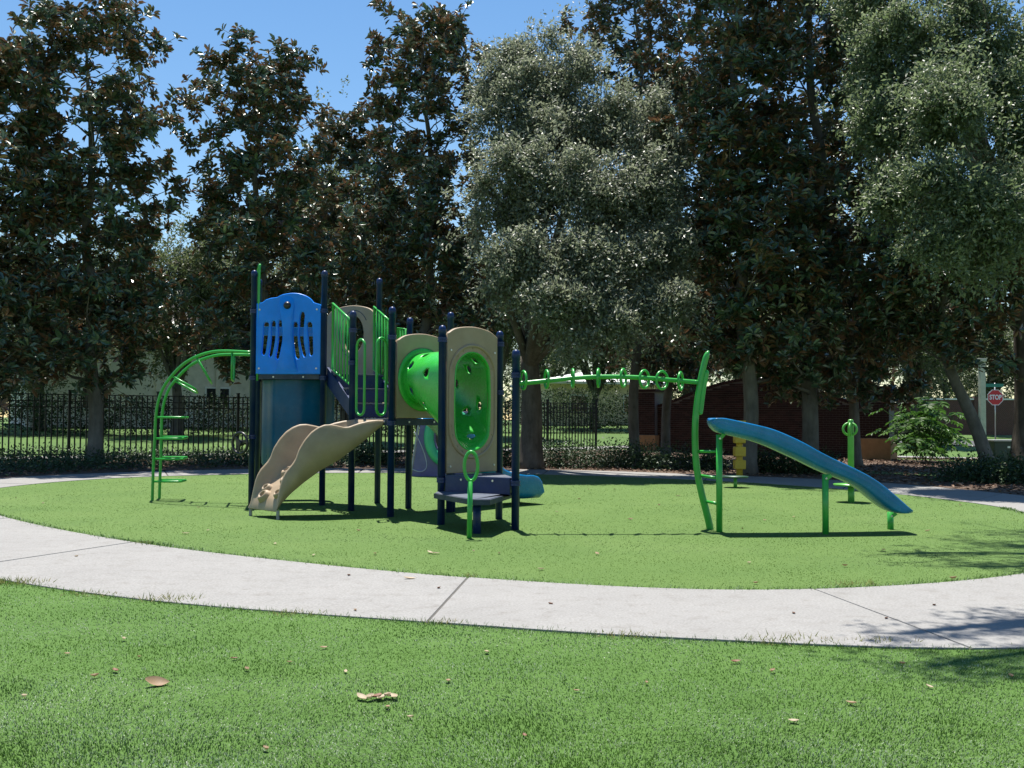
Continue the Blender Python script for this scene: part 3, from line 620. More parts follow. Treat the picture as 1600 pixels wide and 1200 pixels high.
spots = [(838, 725, 27.6, .55, .62, 'low shrub at the foot of the thick forked oak trunk'), (872, 722, 27.2, .5, .55, 'shrub in the back row, just right of the forked oak trunk'), (905, 728, 26.6, .6, .7, 'fullest shrub of the back row, under the second grip ring'), (945, 724, 27.0, .55, .62, 'shrub in the back row under the middle of the ring bar'), (985, 728, 26.8, .6, .66, 'shrub at the foot of the thin pale trunk by the wall end'), (1020, 728, 26.4, .55, .6, 'shrub in the back row right of the thin pale trunk'), (1056, 732, 25.8, .5, .55, 'shrub in the back row just left of the green mast'),
         (1186, 742, 24.6, .42, .45, 'small shrub just right of the yellow drum post'), (1216, 742, 24.6, .45, .5, 'middle shrub of the short row under the blue slide'), (1250, 744, 24.4, .45, .5, 'shrub under the blue slide near its middle post'), (1285, 745, 24.2, .4, .45, 'rightmost shrub of the short row under the blue slide'),
         (1112, 735, 25.6, .35, .42, 'small shrub between the green mast and the slide post'), (790, 728, 27.4, .45, .5, 'shrub seen between the two right navy posts'), (752, 728, 27.6, .45, .5, 'shrub hidden mostly by the tan tunnel panel'), (596, 727, 27.4, .4, .42, 'low shrub seen between the middle deck posts'), (560, 726, 27.8, .4, .42, 'low shrub seen left of the middle deck posts'), (720, 728, 27.6, .4, .45, 'shrub behind the tall tan tunnel panel')]
for i, (px, py, Y, r, h, lab) in enumerate(spots):
    p = at(px, py, Y); mound('shrub', (p.x, Y, zgf(p.x, Y)), r, h, 1500, 100 + i, lab or 'low dark leafy shrub in the row along the back path', G1)
G2 = 'low shrubs at the lower right edge'
for i, (px, Y, r, h) in enumerate([(1500, 21.6, .5, .36), (1545, 21.2, .55, .4), (1590, 20.8, .55, .46), (1530, 22.6, .5, .4), (1578, 22.4, .55, .4), (1635, 21, .6, .5)]):
    p = at(px, 750, Y); mound('shrub', (p.x, Y, zgf(p.x, Y)), r, h, 1500, 140 + i, ['dark low shrub left of the foot of the leaning trunk', 'dark low shrub at the foot of the leaning trunk', 'dark low shrub at the lower right edge below the big oak', 'low shrub just behind the leaning trunk', 'low shrub before the utility cabinet', 'dark low shrub cut off by the right edge'][i], G2)
# groundcover of the left bed, one mass
rng = np.random.default_rng(9)
Q = np.stack([rng.uniform(-16, -4, 9000), rng.uniform(19, 33, 9000)], -1)
ss = (Q[:, 0] - F0.x) * FN.x + (Q[:, 1] - F0.y) * FN.y
keep = (ss < -0.3) & (ss > -6.5) & ~inside(Q, [tuple((np.array(p) - cen) * 1.03 + cen) for p in out_poly]) & ((Q[:, 0] < -8.2) | (vnoise(Q[:, 0] * .8, Q[:, 1] * .8, 2) > .42))
Q = Q[keep][:2600]; hh = 0.08 + 0.26 * vnoise(Q[:, 0] * 1.1, Q[:, 1] * 1.1, 6) * np.where(Q[:, 0] < -9.6, 1, .35)
C = np.stack([Q[:, 0], Q[:, 1], zg(Q[:, 0], Q[:, 1]) + hh * rng.uniform(.2, 1, len(Q))], -1)
P, D, N, Ln, Wd = oak_leaves(C, 14, .12, .075, rng)
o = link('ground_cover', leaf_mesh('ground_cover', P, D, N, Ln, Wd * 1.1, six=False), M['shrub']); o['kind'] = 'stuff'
# leaf litter and bark chips on the bed
Q = np.stack([rng.uniform(-13, 17, 26000), rng.uniform(17.5, 35, 26000)], -1)
ss = (Q[:, 0] - F0.x) * FN.x + (Q[:, 1] - F0.y) * FN.y
keep = (ss < -0.3) & ~inside(Q, [tuple((np.array(p) - cen) * 1.01 + cen) for p in out_poly])
Q = Q[keep]; P = np.stack([Q[:, 0], Q[:, 1], zg(Q[:, 0], Q[:, 1]) + .008 + rng.uniform(0, .02, len(Q))], -1); a = rng.uniform(0, 6.28, len(Q))
D = np.stack([np.cos(a), np.sin(a), rng.uniform(-.1, .5, len(Q))], -1); N = np.array((0, 0, 1)) + rng.normal(0, .3, (len(Q), 3)); Ln = rng.uniform(.04, .13, len(Q))
o = link('bark_chips', leaf_mesh('bark_chips', P, D, N, Ln, Ln * .45), M['chips']); o['kind'] = 'stuff'
# big-leaved plant at the right end of the wall
def philodendron(px, Y, h, seed, label, n=46):
    rng = np.random.default_rng(seed); p = at(px, 700, Y); base = np.array((p.x, Y, zgf(p.x, Y))); root = empty('philodendron_plant', tuple(base), label, 'plant')
    st = MB(); P = []; D = []; N = []; L = []
    for k in range(n):
        a = rng.uniform(0, 6.28); e = rng.uniform(.55, 1.4); ln = h * rng.uniform(.55, 1.05)
        hd = np.array((math.cos(a) * math.cos(e), math.sin(a) * math.cos(e), math.sin(e))); b0 = base + np.array((rng.normal(0, .2), rng.normal(0, .2), 0.05 + rng.uniform(0, .4) * h))
        tip = b0 + hd * ln * .7; mid = b0 + hd * ln * .36 + (0, 0, .12)
        st.tube([b0, mid, tip], [.012, .01, .008], 4, caps=False)
        out_ = np.array((math.cos(a), math.sin(a), -.45)); side = np.array((-math.sin(a), math.cos(a), 0))
        for j in range(9):                                   # lobes of one cut leaf
            t = (j // 2) / 4; sgn = 1 if j % 2 else -1
            if j == 8: d = out_; s0 = .8
            else: d = out_ * (.25 + .6 * t) + side * sgn * (1 - .55 * t); s0 = t * .75
            P.append(tip + unit(out_) * .40 * s0); D.append(d + rng.normal(0, .08, 3)); N.append(np.array((0, 0, 1)) + .4 * np.array((math.cos(a), math.sin(a), 0)) + rng.normal(0, .12, 3)); L.append((.30 - .10 * t) * rng.uniform(.8, 1.1))
    tag(st.build('stem', M['philo'], root), kind='stuff'); L = np.array(L)
    o = link('foliage', leaf_mesh('philodendron_leaves', np.array(P) - base, np.array(D), np.array(N), L, L * .34), M['philo'], root); o['kind'] = 'stuff'
philodendron(1440, 31.5, 2.0, 51, 'bright green big-leaved plant at the right end of the brick wall', 62)
philodendron(1466, 32.0, 1.1, 52, 'lower big-leaved plant beside the tall one, right of the brick wall', 30)
philodendron(1440, 30.3, 0.9, 53, 'small big-leaved plant in front of the tall one by the brick wall', 26)

# ------------------------------------------------------------------ fence
fe = empty('metal_fence', (F0.x, F0.y, 0), 'black metal picket fence with flat top along the back of the playground', 'fence')
fang = math.atan2(FD.y, FD.x)
def fpt(t): p = F0 + FD * t; return p.x, p.y, zgf(p.x, p.y)
pk = MB().box((0, 0, 0.90), 0.034, 0.03, 1.70).build('picket', M['fence']); pk_me = pk.data; bpy.data.objects.remove(pk)
pm = MB().box((0, 0, 0.93), 0.07, 0.07, 1.86); pm.box((0, 0, 1.875), 0.085, 0.085, 0.03); po_ = pm.build('fence_post', M['fence']); pm_me = po_.data; bpy.data.objects.remove(po_)
t0 = -5.7; t1_ = 18.6; sp = 2.352; k = 0; t = t0
def put(name, me, t):
    x, y, z = fpt(t); o = bpy.data.objects.new(name, me); o.parent = fe; o.location = (x - F0.x, y - F0.y, z); o.rotation_euler = (0, 0, fang); COL.objects.link(o)
while t <= t1_ + .01:
    put('fence_post', pm_me, t)
    if t + sp <= t1_ + .2:
        for j in range(1, 16): put('picket', pk_me, t + sp * j / 16)
        a, b = Vector(fpt(t)), Vector(fpt(t + sp))
        for hz in (0.16, 1.42, 1.58, 1.76):
            o = MB().bar(a + Vector((0, 0, hz)) + FD * .035, b + Vector((0, 0, hz)) - FD * .035, 0.032, 0.026).build('rail', M['fence'], fe)
    t += sp

# ------------------------------------------------------------------ brick wall
WA = Vector((4.75, 38.6, 0.03)); WB = Vector((12.55, 33.4, -0.02)); wd = (WB - WA); WL = wd.length; wd.normalize(); wn_ = Vector((wd.y, -wd.x, 0))
if wn_.y > 0: wn_ = -wn_
bw = empty('brick_wall', WA, 'dark red brick wall with an arched top and two pillars on tan stone bases', 'wall')
bw.rotation_euler = (0, 0, math.atan2(wd.y, wd.x))
def lbox(mb, x0, x1, y0, y1, z0, z1): return mb.box(((x0 + x1) / 2, (y0 + y1) / 2, (z0 + z1) / 2), x1 - x0, y1 - y0, z1 - z0)
def lbuild(mb, name, mat, bevel=0.0):
    o = mb.build(name, mat, None, bevel); o.parent = bw; return o
PW = 0.95
def wtop(x): u = (x - PW) / (WL - 2 * PW); return 1.72 + 0.95 * max(0, math.sin(math.pi * min(1, max(0, u)))) ** 1.2
mb = MB(); nn_ = 40; xs = [PW + (WL - 2 * PW) * i / nn_ for i in range(nn_ + 1)]
V = [(x, -.10, -.1) for x in xs] + [(x, -.10, wtop(x) - .005) for x in xs] + [(x, .10, -.1) for x in xs] + [(x, .10, wtop(x) - .005) for x in xs]; q = nn_ + 1
Fs = [(i, i + 1, q + i + 1, q + i) for i in range(nn_)] + [(2 * q + i + 1, 2 * q + i, 3 * q + i, 3 * q + i + 1) for i in range(nn_)] + [(q + i, q + i + 1, 3 * q + i + 1, 3 * q + i) for i in range(nn_)] + [(0, q, 3 * q, 2 * q), (nn_, 2 * q + nn_, 3 * q + nn_, q + nn_)]
mb.add(V, Fs); lbuild(mb, 'mortar_core', M['mortar'])
mb = MB()
for i in range(nn_ * 2):                                # rowlock course along the arch, each brick standing
    x = PW + (WL - 2 * PW) * (i + .5) / (nn_ * 2); mb.box((x, 0, wtop(x) + .05), (WL - 2 * PW) / (nn_ * 2) - .012, .27, .105)
tag(lbuild(mb, 'coping_brick', M['brick']), kind='stuff')
for x0 in (0, WL - PW):
    mb = MB(); lbox(mb, x0 + .02, x0 + PW - .02, -.40, .40, .6, 2.30); lbuild(mb, 'pillar', M['mortar'])
    mb = MB(); lbox(mb, x0 - .06, x0 + PW + .06, -.47, .47, -.1, .68); lbuild(mb, 'stone_base', M['limestone'], 0.02)
    mb = MB(); lbox(mb, x0 - .07, x0 + PW + .07, -.48, .48, 2.30, 2.40); lbuild(mb, 'pillar_cap', M['brick'], 0.01)
BR = []
bh, blen, jt = 0.066, 0.205, 0.012
row = 0; z = 0.0
while z < 2.75:
    x = PW + .01 - (blen / 2 if row % 2 else 0)
    while x < WL - PW - .02:
        xa, xb = max(x, PW + .005), min(x + blen, WL - PW - .005)
        if xb - xa > .05 and z + bh < min(wtop(xa), wtop(xb)) - .0: BR.append((xa, xb, -.113, z))
        x += blen + jt
    for x0 in (0, WL - PW):
        if .69 < z < 2.22:
            xx = x0 - (blen / 2 if row % 2 else 0)
            while xx < x0 + PW:
                xa, xb = max(xx, x0), min(xx + blen, x0 + PW)
                if xb - xa > .04: BR.append((xa, xb, -.413, z))
                xx += blen + jt
    z += bh + jt; row += 1
BR.sort(key=lambda b: -b[0] - (2 if b[2] < -.3 and b[0] > 4 else 0) - (0.6 * (1.2 - abs(b[3] - 1.2))))
mbm = {}
far = MB(); rb = random.Random(4); nbk = 0
for (xa, xb, y, z) in BR:
    if nbk < 300:
        w = round((xb - xa) / .02)
        if w not in mbm:
            o = MB().box((0, 0, 0), xb - xa, .05, bh).build('brick', M['brick'], None, .004); mbm[w] = o.data; bpy.data.objects.remove(o)
        o = bpy.data.objects.new('brick', mbm[w]); o.parent = bw; o.location = ((xa + xb) / 2, y + .025 - rb.uniform(0, .004), z + bh / 2); COL.objects.link(o); nbk += 1
    else: far.box(((xa + xb) / 2, y + .025 - rb.uniform(0, .004), z + bh / 2), xb - xa, .05, bh)
tag(lbuild(far, 'brickwork', M['brick']), kind='stuff')

# ------------------------------------------------------------------ things beyond the fence
def hedge(name, a, b, h, dpt, n, seed, label, mat='hedge'):
    rng = np.random.default_rng(seed); a, b = np.array(a, float), np.array(b, float); base = (a + b) / 2; zb = zgf(*base)
    root = empty(name, (base[0], base[1], zb), label, 'hedge', None); d = (b - a); L_ = np.linalg.norm(d); d /= L_; nn = np.array((-d[1], d[0]))
    k = n // 16; u = rng.uniform(-.5, .5, k) * L_; v = rng.uniform(-.5, .5, k) * dpt; w = rng.uniform(0.02, 1, k) * h * (.82 + .3 * vnoise(u * .9, u * 0, seed))
    C = np.stack([d[0] * u + nn[0] * v, d[1] * u + nn[1] * v, w], -1)
    C[:, 2] += zg(base[0] + C[:, 0], base[1] + C[:, 1]) - zb
    P, D, N, Ln, Wd = oak_leaves(C, 16, .16, .12, rng)
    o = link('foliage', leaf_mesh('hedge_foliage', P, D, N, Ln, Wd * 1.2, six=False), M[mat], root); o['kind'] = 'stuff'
hedge('hedge', (-22, 39.5), (-3.5, 50), 1.6, 1.6, 22000, 61, 'dark clipped hedge beyond the fence on the left, seen through the pickets')
hedge('hedge', (-3, 55), (9, 58), 2.3, 1.8, 16000, 62, 'dark hedge beyond the fence, seen through the pickets left of the brick wall')
hedge('hedge', (15.5, 60), (24, 58), 0.9, 1.6, 8000, 63, 'low dark hedge below the far brick wall on the right')
def house(name, a, b, depth, wh, rise, wallmat, roofmat, label, nwin, pil=0):
    a = Vector((a[0], a[1], zgf(*a) - .1)); b = Vector((b[0], b[1], a.z)); d = b - a; L_ = d.length; d.normalize(); nn = Vector((-d.y, d.x, 0)); c = (a + b) / 2
    root = empty(name, c, label, 'house'); ang = math.atan2(d.y, d.x)
    cb_ = c + nn * depth / 2; MB().box(cb_ + Vector((0, 0, wh / 2)), L_, depth, wh, ang).build('wall', wallmat, root)
    mb = MB(); e = .5; P0 = [c - d * (L_ / 2 + e) - nn * e, c + d * (L_ / 2 + e) - nn * e, c + d * (L_ / 2 + e) + nn * (depth + e), c - d * (L_ / 2 + e) + nn * (depth + e)]
    hp = min(L_ / 2 - .2, depth / 2); R0 = c - d * (L_ / 2 - hp) + nn * depth / 2; R1 = c + d * (L_ / 2 - hp) + nn * depth / 2
    V = [p + Vector((0, 0, wh + .002)) for p in P0] + [p + Vector((0, 0, wh + .16)) for p in P0] + [R0 + Vector((0, 0, wh + rise)), R1 + Vector((0, 0, wh + rise))]
    mb.add(V, [(3, 2, 1, 0), (0, 1, 5, 4), (1, 2, 6, 5), (2, 3, 7, 6), (3, 0, 4, 7), (4, 5, 9, 8), (5, 6, 9), (6, 7, 8, 9), (7, 4, 8)]); mb.build('roof', roofmat, root)
    for k in range(nwin):
        p = a + d * (L_ * (k + .5) / nwin) + Vector((0, 0, 1.45)); w = MB().box(p - nn * .03, 1.3, .08, 1.2, ang).build('window', M['white'], root)
        MB().box(p - nn * .075, 1.12, .03, 1.02, ang).build('pane', M['glass'], w)
    for k in range(pil + 1):
        if pil: MB().box(a + d * (L_ * k / pil) + Vector((0, 0, wh / 2)) - nn * .06, .22, .10, wh - .02, ang).build('pilaster', wallmat, root)
house('house', (-22.5, 47), (-7.5, 56), 9, 4.3, 2.6, M['stucco'], M['roof'], 'grey-beige house beyond the hedge behind the arched ladder', 3, 6)
house('house', (2.6, 66), (9.8, 68), 8, 2.75, 1.0, M['cream'], M['whiteroof'], 'small cream house with a pale roof, seen under the ring bar', 2)
fw = empty('boundary_wall', (24, 61, zgf(24, 61)), 'far brick boundary wall with a white coping, behind the stop sign', 'wall'); fw.rotation_euler = (0, 0, -0.12)
o = MB().box((2, 0, 1.05), 26, .25, 2.1).build('wall', M['farbrick']); o.parent = fw
o = MB().box((2, 0, 2.14), 26.1, .36, .09).build('coping', M['white']); o.parent = fw
for k in range(8):
    o = MB().box((-10.5 + k * 3.6, -.03, 1.08), .5, .36, 2.4).build('pier', M['farbrick']); o.parent = fw

# stop sign
p = at(1555, 621, 52); gz = zgf(p.x, 52)
sg = empty('stop_sign', (p.x, 52, gz), 'red octagonal STOP sign on a thin steel post under a green street sign', 'road sign')
MB().tube([(p.x, 52.03, gz - .1), (p.x, 52.03, p.z + .75)], .032, 8).build('post', M['steel'], sg)
def octa(r, y, t, z):
    mb = MB(); Pp = [(r / math.cos(R(22.5)) * math.cos(R(22.5 + 45 * k)), r / math.cos(R(22.5)) * math.sin(R(22.5 + 45 * k))) for k in range(8)]
    V = [(p.x + a, y, z + b) for a, b in Pp] + [(p.x + a, y - t, z + b) for a, b in Pp]
    return mb.add(V, [tuple(range(8)), tuple(range(8, 16))[::-1]] + [(k, 8 + k, 8 + (k + 1) % 8, (k + 1) % 8) for k in range(8)])
octa(.40, 51.985, .006, p.z).build('border', M['whitesign'], sg); face = octa(.368, 51.978, .006, p.z).build('sign_face', M['redsign'], sg)
def text_mesh(txt, size):
    cu = bpy.data.curves.new('txt', 'FONT'); cu.body = txt; cu.size = size; cu.align_x = 'CENTER'; cu.align_y = 'CENTER'; cu.extrude = .002; cu.offset = .012
    o = bpy.data.objects.new('txt', cu); COL.objects.link(o); me = bpy.data.meshes.new_from_object(o.evaluated_get(bpy.context.evaluated_depsgraph_get())); bpy.data.objects.remove(o); return me
me = text_mesh('STOP', .30); tx = link('lettering', me, M['whitesign'], face); tx.location = (0, -.036, p.z - gz); tx.rotation_euler = (R(90), 0, 0); tx.scale = (.86, 1.12, 1)
MB().box((p.x - .05, 51.99, p.z + .62), .95, .012, .17).build('street_name_blade', M['greensign'], sg)
# pole, utility box
q = at(1535, 670, 44); gz = zgf(q.x, 44); pl = empty('concrete_pole', (q.x, 44, gz), 'pale square concrete pole between the leaning trunk and the stop sign', 'pole')
MB().box((q.x, 44, gz + 1.9), .23, .23, 3.8).build('shaft', M['concrete_pole'], pl, .01); MB().box((q.x, 44, gz + 3.87), .32, .32, .14).build('cap', M['concrete_pole'], pl, .01)
q = at(1566, 700, 31.5); gz = zgf(q.x, 31.5); ub = empty('utility_box', (q.x, 31.5, gz), 'dark green utility cabinet behind the leaning trunk, with a lighter grey lid', 'utility box')
MB().box((q.x, 31.5, gz + .32), .84, .75, .68).build('cabinet', M['boxgreen'], ub, .01)
MB().prism([(q.x - .45, 31.08), (q.x + .45, 31.08), (q.x + .45, 31.92), (q.x - .45, 31.92)], gz + .665, gz + .72).build('lid', M['greymetal'], ub, .01)  # lid coloured a lighter grey than the cabinet
MB().box((q.x + .02, 31.118, gz + .5), .08, .012, .06).build('plate', M['whitesign'], ub)
#PLAY
# ------------------------------------------------------------------ the play structure (posts at their measured feet)
def V3(x, y, z): return Vector((x, y, z))
def base(px, py): p = gp(px, py, 0); p.z = 0; return p
P1, P1b, P2, P4 = base(392.5, 788.5), base(400.5, 782), base(503, 790), base(589.5, 786.5)
P3, P5, P8, P6 = base(548.5, 798.5), base(610, 808), base(702, 801), base(638, 794.5)
P7, P9, P10 = base(689, 820), base(779.5, 811.5), base(805, 828)
PQ = P4 + (P1b - P4) * 0.52 + V3(0.06, 0.36, 0)
ZT, ZM, Z2, Z1 = 1.93, 1.28, 0.60, 0.40
ps = empty('play_structure', V3(-1.6, 13.6, 0), 'navy and green playground structure with tower, tunnel, tan climber and ring bar', 'play structure')
def post(p, h, r=0.0455, name='support_post', clamps=()):
    prof = [(0, -.05), (r, -.05), (r, h - .10), (r + .004, h - .10), (r + .004, h - .052), (r * .96, h - .032), (r * .78, h - .014), (r * .42, h - .003), (0, h)]
    o = MB().lathe(p, prof, 20).build(name, M['navy'], ps)
    for z in clamps:
        MB().lathe(p, [(r, z - .03), (r + .012, z - .03), (r + .012, z - .006), (r + .006, z - .004), (r + .006, z + .004), (r + .012, z + .006), (r + .012, z + .03), (r, z + .03)], 20, False).build('clamp', M['navy'], o)
    return o
def htop(p, py, px): return at(px, py, p.y).z
post(P1, htop(P1, 422, 399), clamps=(2.86, ZT - .06, 1.0)); post(P1b, htop(P1b, 435.5, 407), clamps=(ZT - .06, 2.86)); post(P2, htop(P2, 422.5, 506), clamps=(2.86, ZT - .06))
post(P4, htop(P4, 434.5, 595), clamps=(2.86, 2.7, ZT - .06)); post(PQ, htop(P4, 434.5, 595), clamps=(2.86,))
post(P3, htop(P3, 485.5, 552), clamps=(2.5, 2.05, ZM - .06)); post(P5, htop(P5, 479, 613), clamps=(2.34, ZM - .06)); post(P8, htop(P8, 487.5, 703)); post(P6, htop(P6, 496, 641), clamps=(2.42, ZM - .06))
post(P7, htop(P7, 508, 690), clamps=(2.24, Z2 - .06)); post(P9, htop(P9, 517, 781), clamps=(2.24, Z2 - .06, 1.62)); post(P10, htop(P10, 546, 806), clamps=(1.79, Z2 - .06))
# decks
def deck(pts, z, name, skirt, mat_s, frame=True):
    c = sum(pts, V3(0, 0, 0)) / len(pts); PP = [(c + (p - c) * 0.965) for p in pts]
    o = MB().prism([(p.x, p.y) for p in PP], z - .03, z).build(name, M['deck_top'], ps, .004)
    for i in range(len(PP)):
        a, b = PP[i], PP[(i + 1) % len(PP)]; d = (b - a).normalized(); nn = V3(d.y, -d.x, 0)
        MB().bar(a + d * .05 + nn * .012 + V3(0, 0, z - skirt / 2 - .004), b - d * .05 + nn * .012 + V3(0, 0, z - skirt / 2 - .004), skirt, .022, up=nn).build('skirt', mat_s, o) if False else \
        MB().box((a + b) / 2 + nn * .010 + V3(0, 0, z - skirt / 2 - .005), (b - a).length - .10, .022, skirt, math.atan2(d.y, d.x)).build('skirt', mat_s, o, .003)
        for t in (.28, .72):
            q = a + (b - a) * t + nn * .021 + V3(0, 0, z - .045)
            MB().tube([q, q + nn * .010], .013, 10).build('bolt', M['steel'], o)
    return o
deck([P1, P2, P4, PQ, P1b], ZT, 'tower_deck', .075, M['navy_plate'])
deck([P3, P5, P8, P6], ZM, 'middle_deck', .085, M['navy_plate'])
dk = deck([P7, P10, P9], Z2, 'triangle_deck', .21, M['navy'])
# low transfer platform with slotted top on two stub legs
cpt = (P7 + P10) / 2; fr = (cpt - P9).normalized()
tp = [gp(680, 771, Z1), gp(739, 781, Z1), gp(764, 781, Z1), gp(800, 770, Z1)]
d7 = (P10 - P7).normalized(); tq = [P10 - d7 * .06 - fr * -.05, P7 + d7 * -.03 + fr * .03]
pl_ = [V3(p.x, p.y, 0) for p in tp]
tr_ = MB().prism([(p.x, p.y) for p in pl_] + [(tq[0].x, tq[0].y + .04), (tq[1].x, tq[1].y + .04)], Z1 - .012, Z1 - .002).build('step_frame', M['navy_plate'], ps)
slat_n = 11; A0, A1 = (pl_[0] + V3(.02, .02, 0)), (pl_[3] + V3(-.02, .0, 0))
for i in range(len(pl_) - 1):
    a, b = pl_[i], pl_[i + 1]; d = (b - a).normalized(); MB().box((a + b) / 2 + V3(0, 0, Z1 - .028), (b - a).length + .02, .03, .06, math.atan2(d.y, d.x)).build('edge_trim', M['navy_plate'], tr_, .004)
MB().prism([(p.x, p.y + .012) for p in pl_] + [(tq[0].x, tq[0].y + .03), (tq[1].x, tq[1].y + .03)], Z1, Z1 + .006).build('step_mat', M['deck_top'], tr_)
s_ = base(745, 834); MB().lathe(s_, [(0, -.05), (.046, -.05), (.046, Z1 - .02), (0, Z1 - .02)], 18).build('stub_leg', M['navy'], tr_)
s_ = base(779.5, 811.5)
for (px, py) in ((707, 800),): MB().lathe(base(px, py), [(0, -.05), (.04, -.05), (.04, Z2 - .03), (0, Z2 - .03)], 16).build('stub_leg', M['navy'], ps)
# transfer hand loop
q = base(733, 841.5); MB().tube([q + V3(0, 0, -.05), q + V3(0.01, 0, .612)], .028, 14).build('hand_loop_post', M['green'], ps)
c = at(736, 728.5, q.y); MB().ring(c, V3(1, 0, 0), V3(0, 0, 1), .072, .155, .018, 36, 12).build('hand_loop', M['green'], ps)

# moulded panels: outline and holes drawn flat, then given thickness and set between two posts
def flat_mesh(outl, holes, th, bev):
    cu = bpy.data.curves.new('panel', 'CURVE'); cu.dimensions = '2D'; cu.fill_mode = 'BOTH'; cu.extrude = th / 2 - bev; cu.bevel_depth = bev; cu.bevel_resolution = 2
    for P in [outl] + holes:
        sp_ = cu.splines.new('POLY'); sp_.points.add(len(P) - 1); sp_.use_cyclic_u = True
        for k, p in enumerate(P): sp_.points[k].co = (p[0], p[1], 0, 1)
    o = bpy.data.objects.new('panel', cu); COL.objects.link(o)
    me = bpy.data.meshes.new_from_object(o.evaluated_get(bpy.context.evaluated_depsgraph_get())); bpy.data.objects.remove(o); return me
def panel(name, A, ux, outl, holes, mat, parent, th=.05, bev=.012, up=V3(0, 0, 1)):
    me = flat_mesh(outl, holes, th, bev); ux = ux.normalized(); nn = ux.cross(up).normalized()
    Mx = Matrix((ux, up, nn)).transposed().to_4x4(); Mx.translation = A - root_loc(parent)
    me.transform(Mx); me.update(); o = link(name, me, mat, parent); return o
def oval(cx, cy, rx, ry, n=32, rot=0): return [(cx + rx * math.cos(2 * math.pi * k / n) * math.cos(rot) - ry * math.sin(2 * math.pi * k / n) * math.sin(rot), cy + rx * math.cos(2 * math.pi * k / n) * math.sin(rot) + ry * math.sin(2 * math.pi * k / n) * math.cos(rot)) for k in range(n)]
def stadium(cx, cy, hw, hh, n=14):
    s = hh - hw; return [(cx + hw * math.cos(math.pi * k / n), cy + s + hw * math.sin(math.pi * k / n)) for k in range(n + 1)] + [(cx + hw * math.cos(math.pi + math.pi * k / n), cy - s + hw * math.sin(math.pi + math.pi * k / n)) for k in range(n + 1)]
# blue squid-like panel on the tower
d12 = (P2 - P1).normalized(); A = P1 + d12 * .055 + V3(0, 0, ZT + .01); Wd_ = (P2 - P1).length - .11
def bl_(px, py): return ((px - 407.5) / 92.5 * Wd_, (583 - py) / 126.0 * 1.17)
outl = [bl_(*p) for p in [(408, 583), (408, 473), (416, 471.5), (421, 467), (428, 464.5), (437, 463.5)]] + [bl_(*p) for p in curve_pts([(437, 463.5), (444, 459.5), (452, 457.5), (460, 456.8), (470, 458), (479, 461.5), (485, 466), (488, 470)], 4)] + [bl_(*p) for p in [(489.5, 472), (499, 475), (500, 477), (500, 583)]]
def slot(px0, py0, px1, py1, px2, py2, w0, w1):
    P = curve_pts([(px0, py0), (px1, py1), (px2, py2)], 6); L_ = []; R_ = []
    for i, p in enumerate(P):
        w = w0 + (w1 - w0) * i / (len(P) - 1) + 2.3; w *= (0.55 if i in (0, len(P) - 1) else 1); L_.append(bl_(p[0] - w, p[1])); R_.append(bl_(p[0] + w, p[1]))
    return L_ + R_[::-1]
holes = [slot(421.5, 500, 420, 528, 417.5, 556, 3.4, 2), slot(432, 498, 431.5, 530, 427.5, 559, 2.5, 1.8), slot(442, 497, 442.5, 530, 438, 562, 2.4, 2.4),
         slot(464, 500, 464.5, 530, 468.5, 562, 2.4, 2.6), slot(474.5, 484, 473, 526, 478.5, 559, 2.8, 1.8), slot(484.5, 500, 486.5, 528, 487.8, 557, 3.0, 2)]
bp = panel('tower_panel', A, d12, outl[::-1] if False else outl, holes, M['blue'], ps, .06, .016)
ft = d12.cross(V3(0, 0, 1)).normalized()
if ft.y > 0: ft = -ft
mb = MB(); prof = curve_pts([(436, 583), (441, 560), (445.5, 530), (444, 500), (440, 478), (441, 464), (450, 459), (459, 461), (463, 470), (462, 490), (461, 520), (464, 555), (469, 583)], 5)
Pl = [A + d12 * bl_(*p)[0] + V3(0, 0, bl_(*p)[1]) for p in prof]; nP = len(Pl); cP = A + d12 * bl_(452, 520)[0] + V3(0, 0, bl_(452, 520)[1])
V = [p + ft * .026 for p in Pl] + [cP + (p - cP) * .86 + V3(0, 0, 0) + ft * .055 for p in Pl] + [cP + (p - cP) * .5 + ft * .068 for p in Pl]
Fs = [(i, (i + 1) % nP, nP + (i + 1) % nP, nP + i) for i in range(nP)] + [(nP + i, nP + (i + 1) % nP, 2 * nP + (i + 1) % nP, 2 * nP + i) for i in range(nP)] + [tuple(range(2 * nP, 3 * nP))]
mb.add(V, Fs, True); mb.build('panel_rib', M['blue'], bp)
c = A + d12 * bl_(453, 475.5)[0] + V3(0, 0, bl_(453, 475.5)[1]) + ft * .055
mb = MB(); nn_ = 20; V = []
for rr_, dd in ((.056, 0), (.056, .012), (.044, .034), (.022, .046), (0.002, .05)): V += [c + d12 * (rr_ * math.cos(2 * math.pi * k / nn_)) + V3(0, 0, rr_ * math.sin(2 * math.pi * k / nn_)) + ft * dd for k in range(nn_)]
mb.add(V, [(j * nn_ + k, j * nn_ + (k + 1) % nn_, (j + 1) * nn_ + (k + 1) % nn_, (j + 1) * nn_ + k) for j in range(4) for k in range(nn_)], True).build('bubble_window', M['black'], bp)
# blue cross bar of the panel on the far side of the tower
MB().box((P1b + PQ) / 2 + V3(0, 0, ZT + .70), (PQ - P1b).length - .1, .05, .14, math.atan2((PQ - P1b).y, (PQ - P1b).x)).build('slide_hood_bar', M['blue2'], ps, .01)
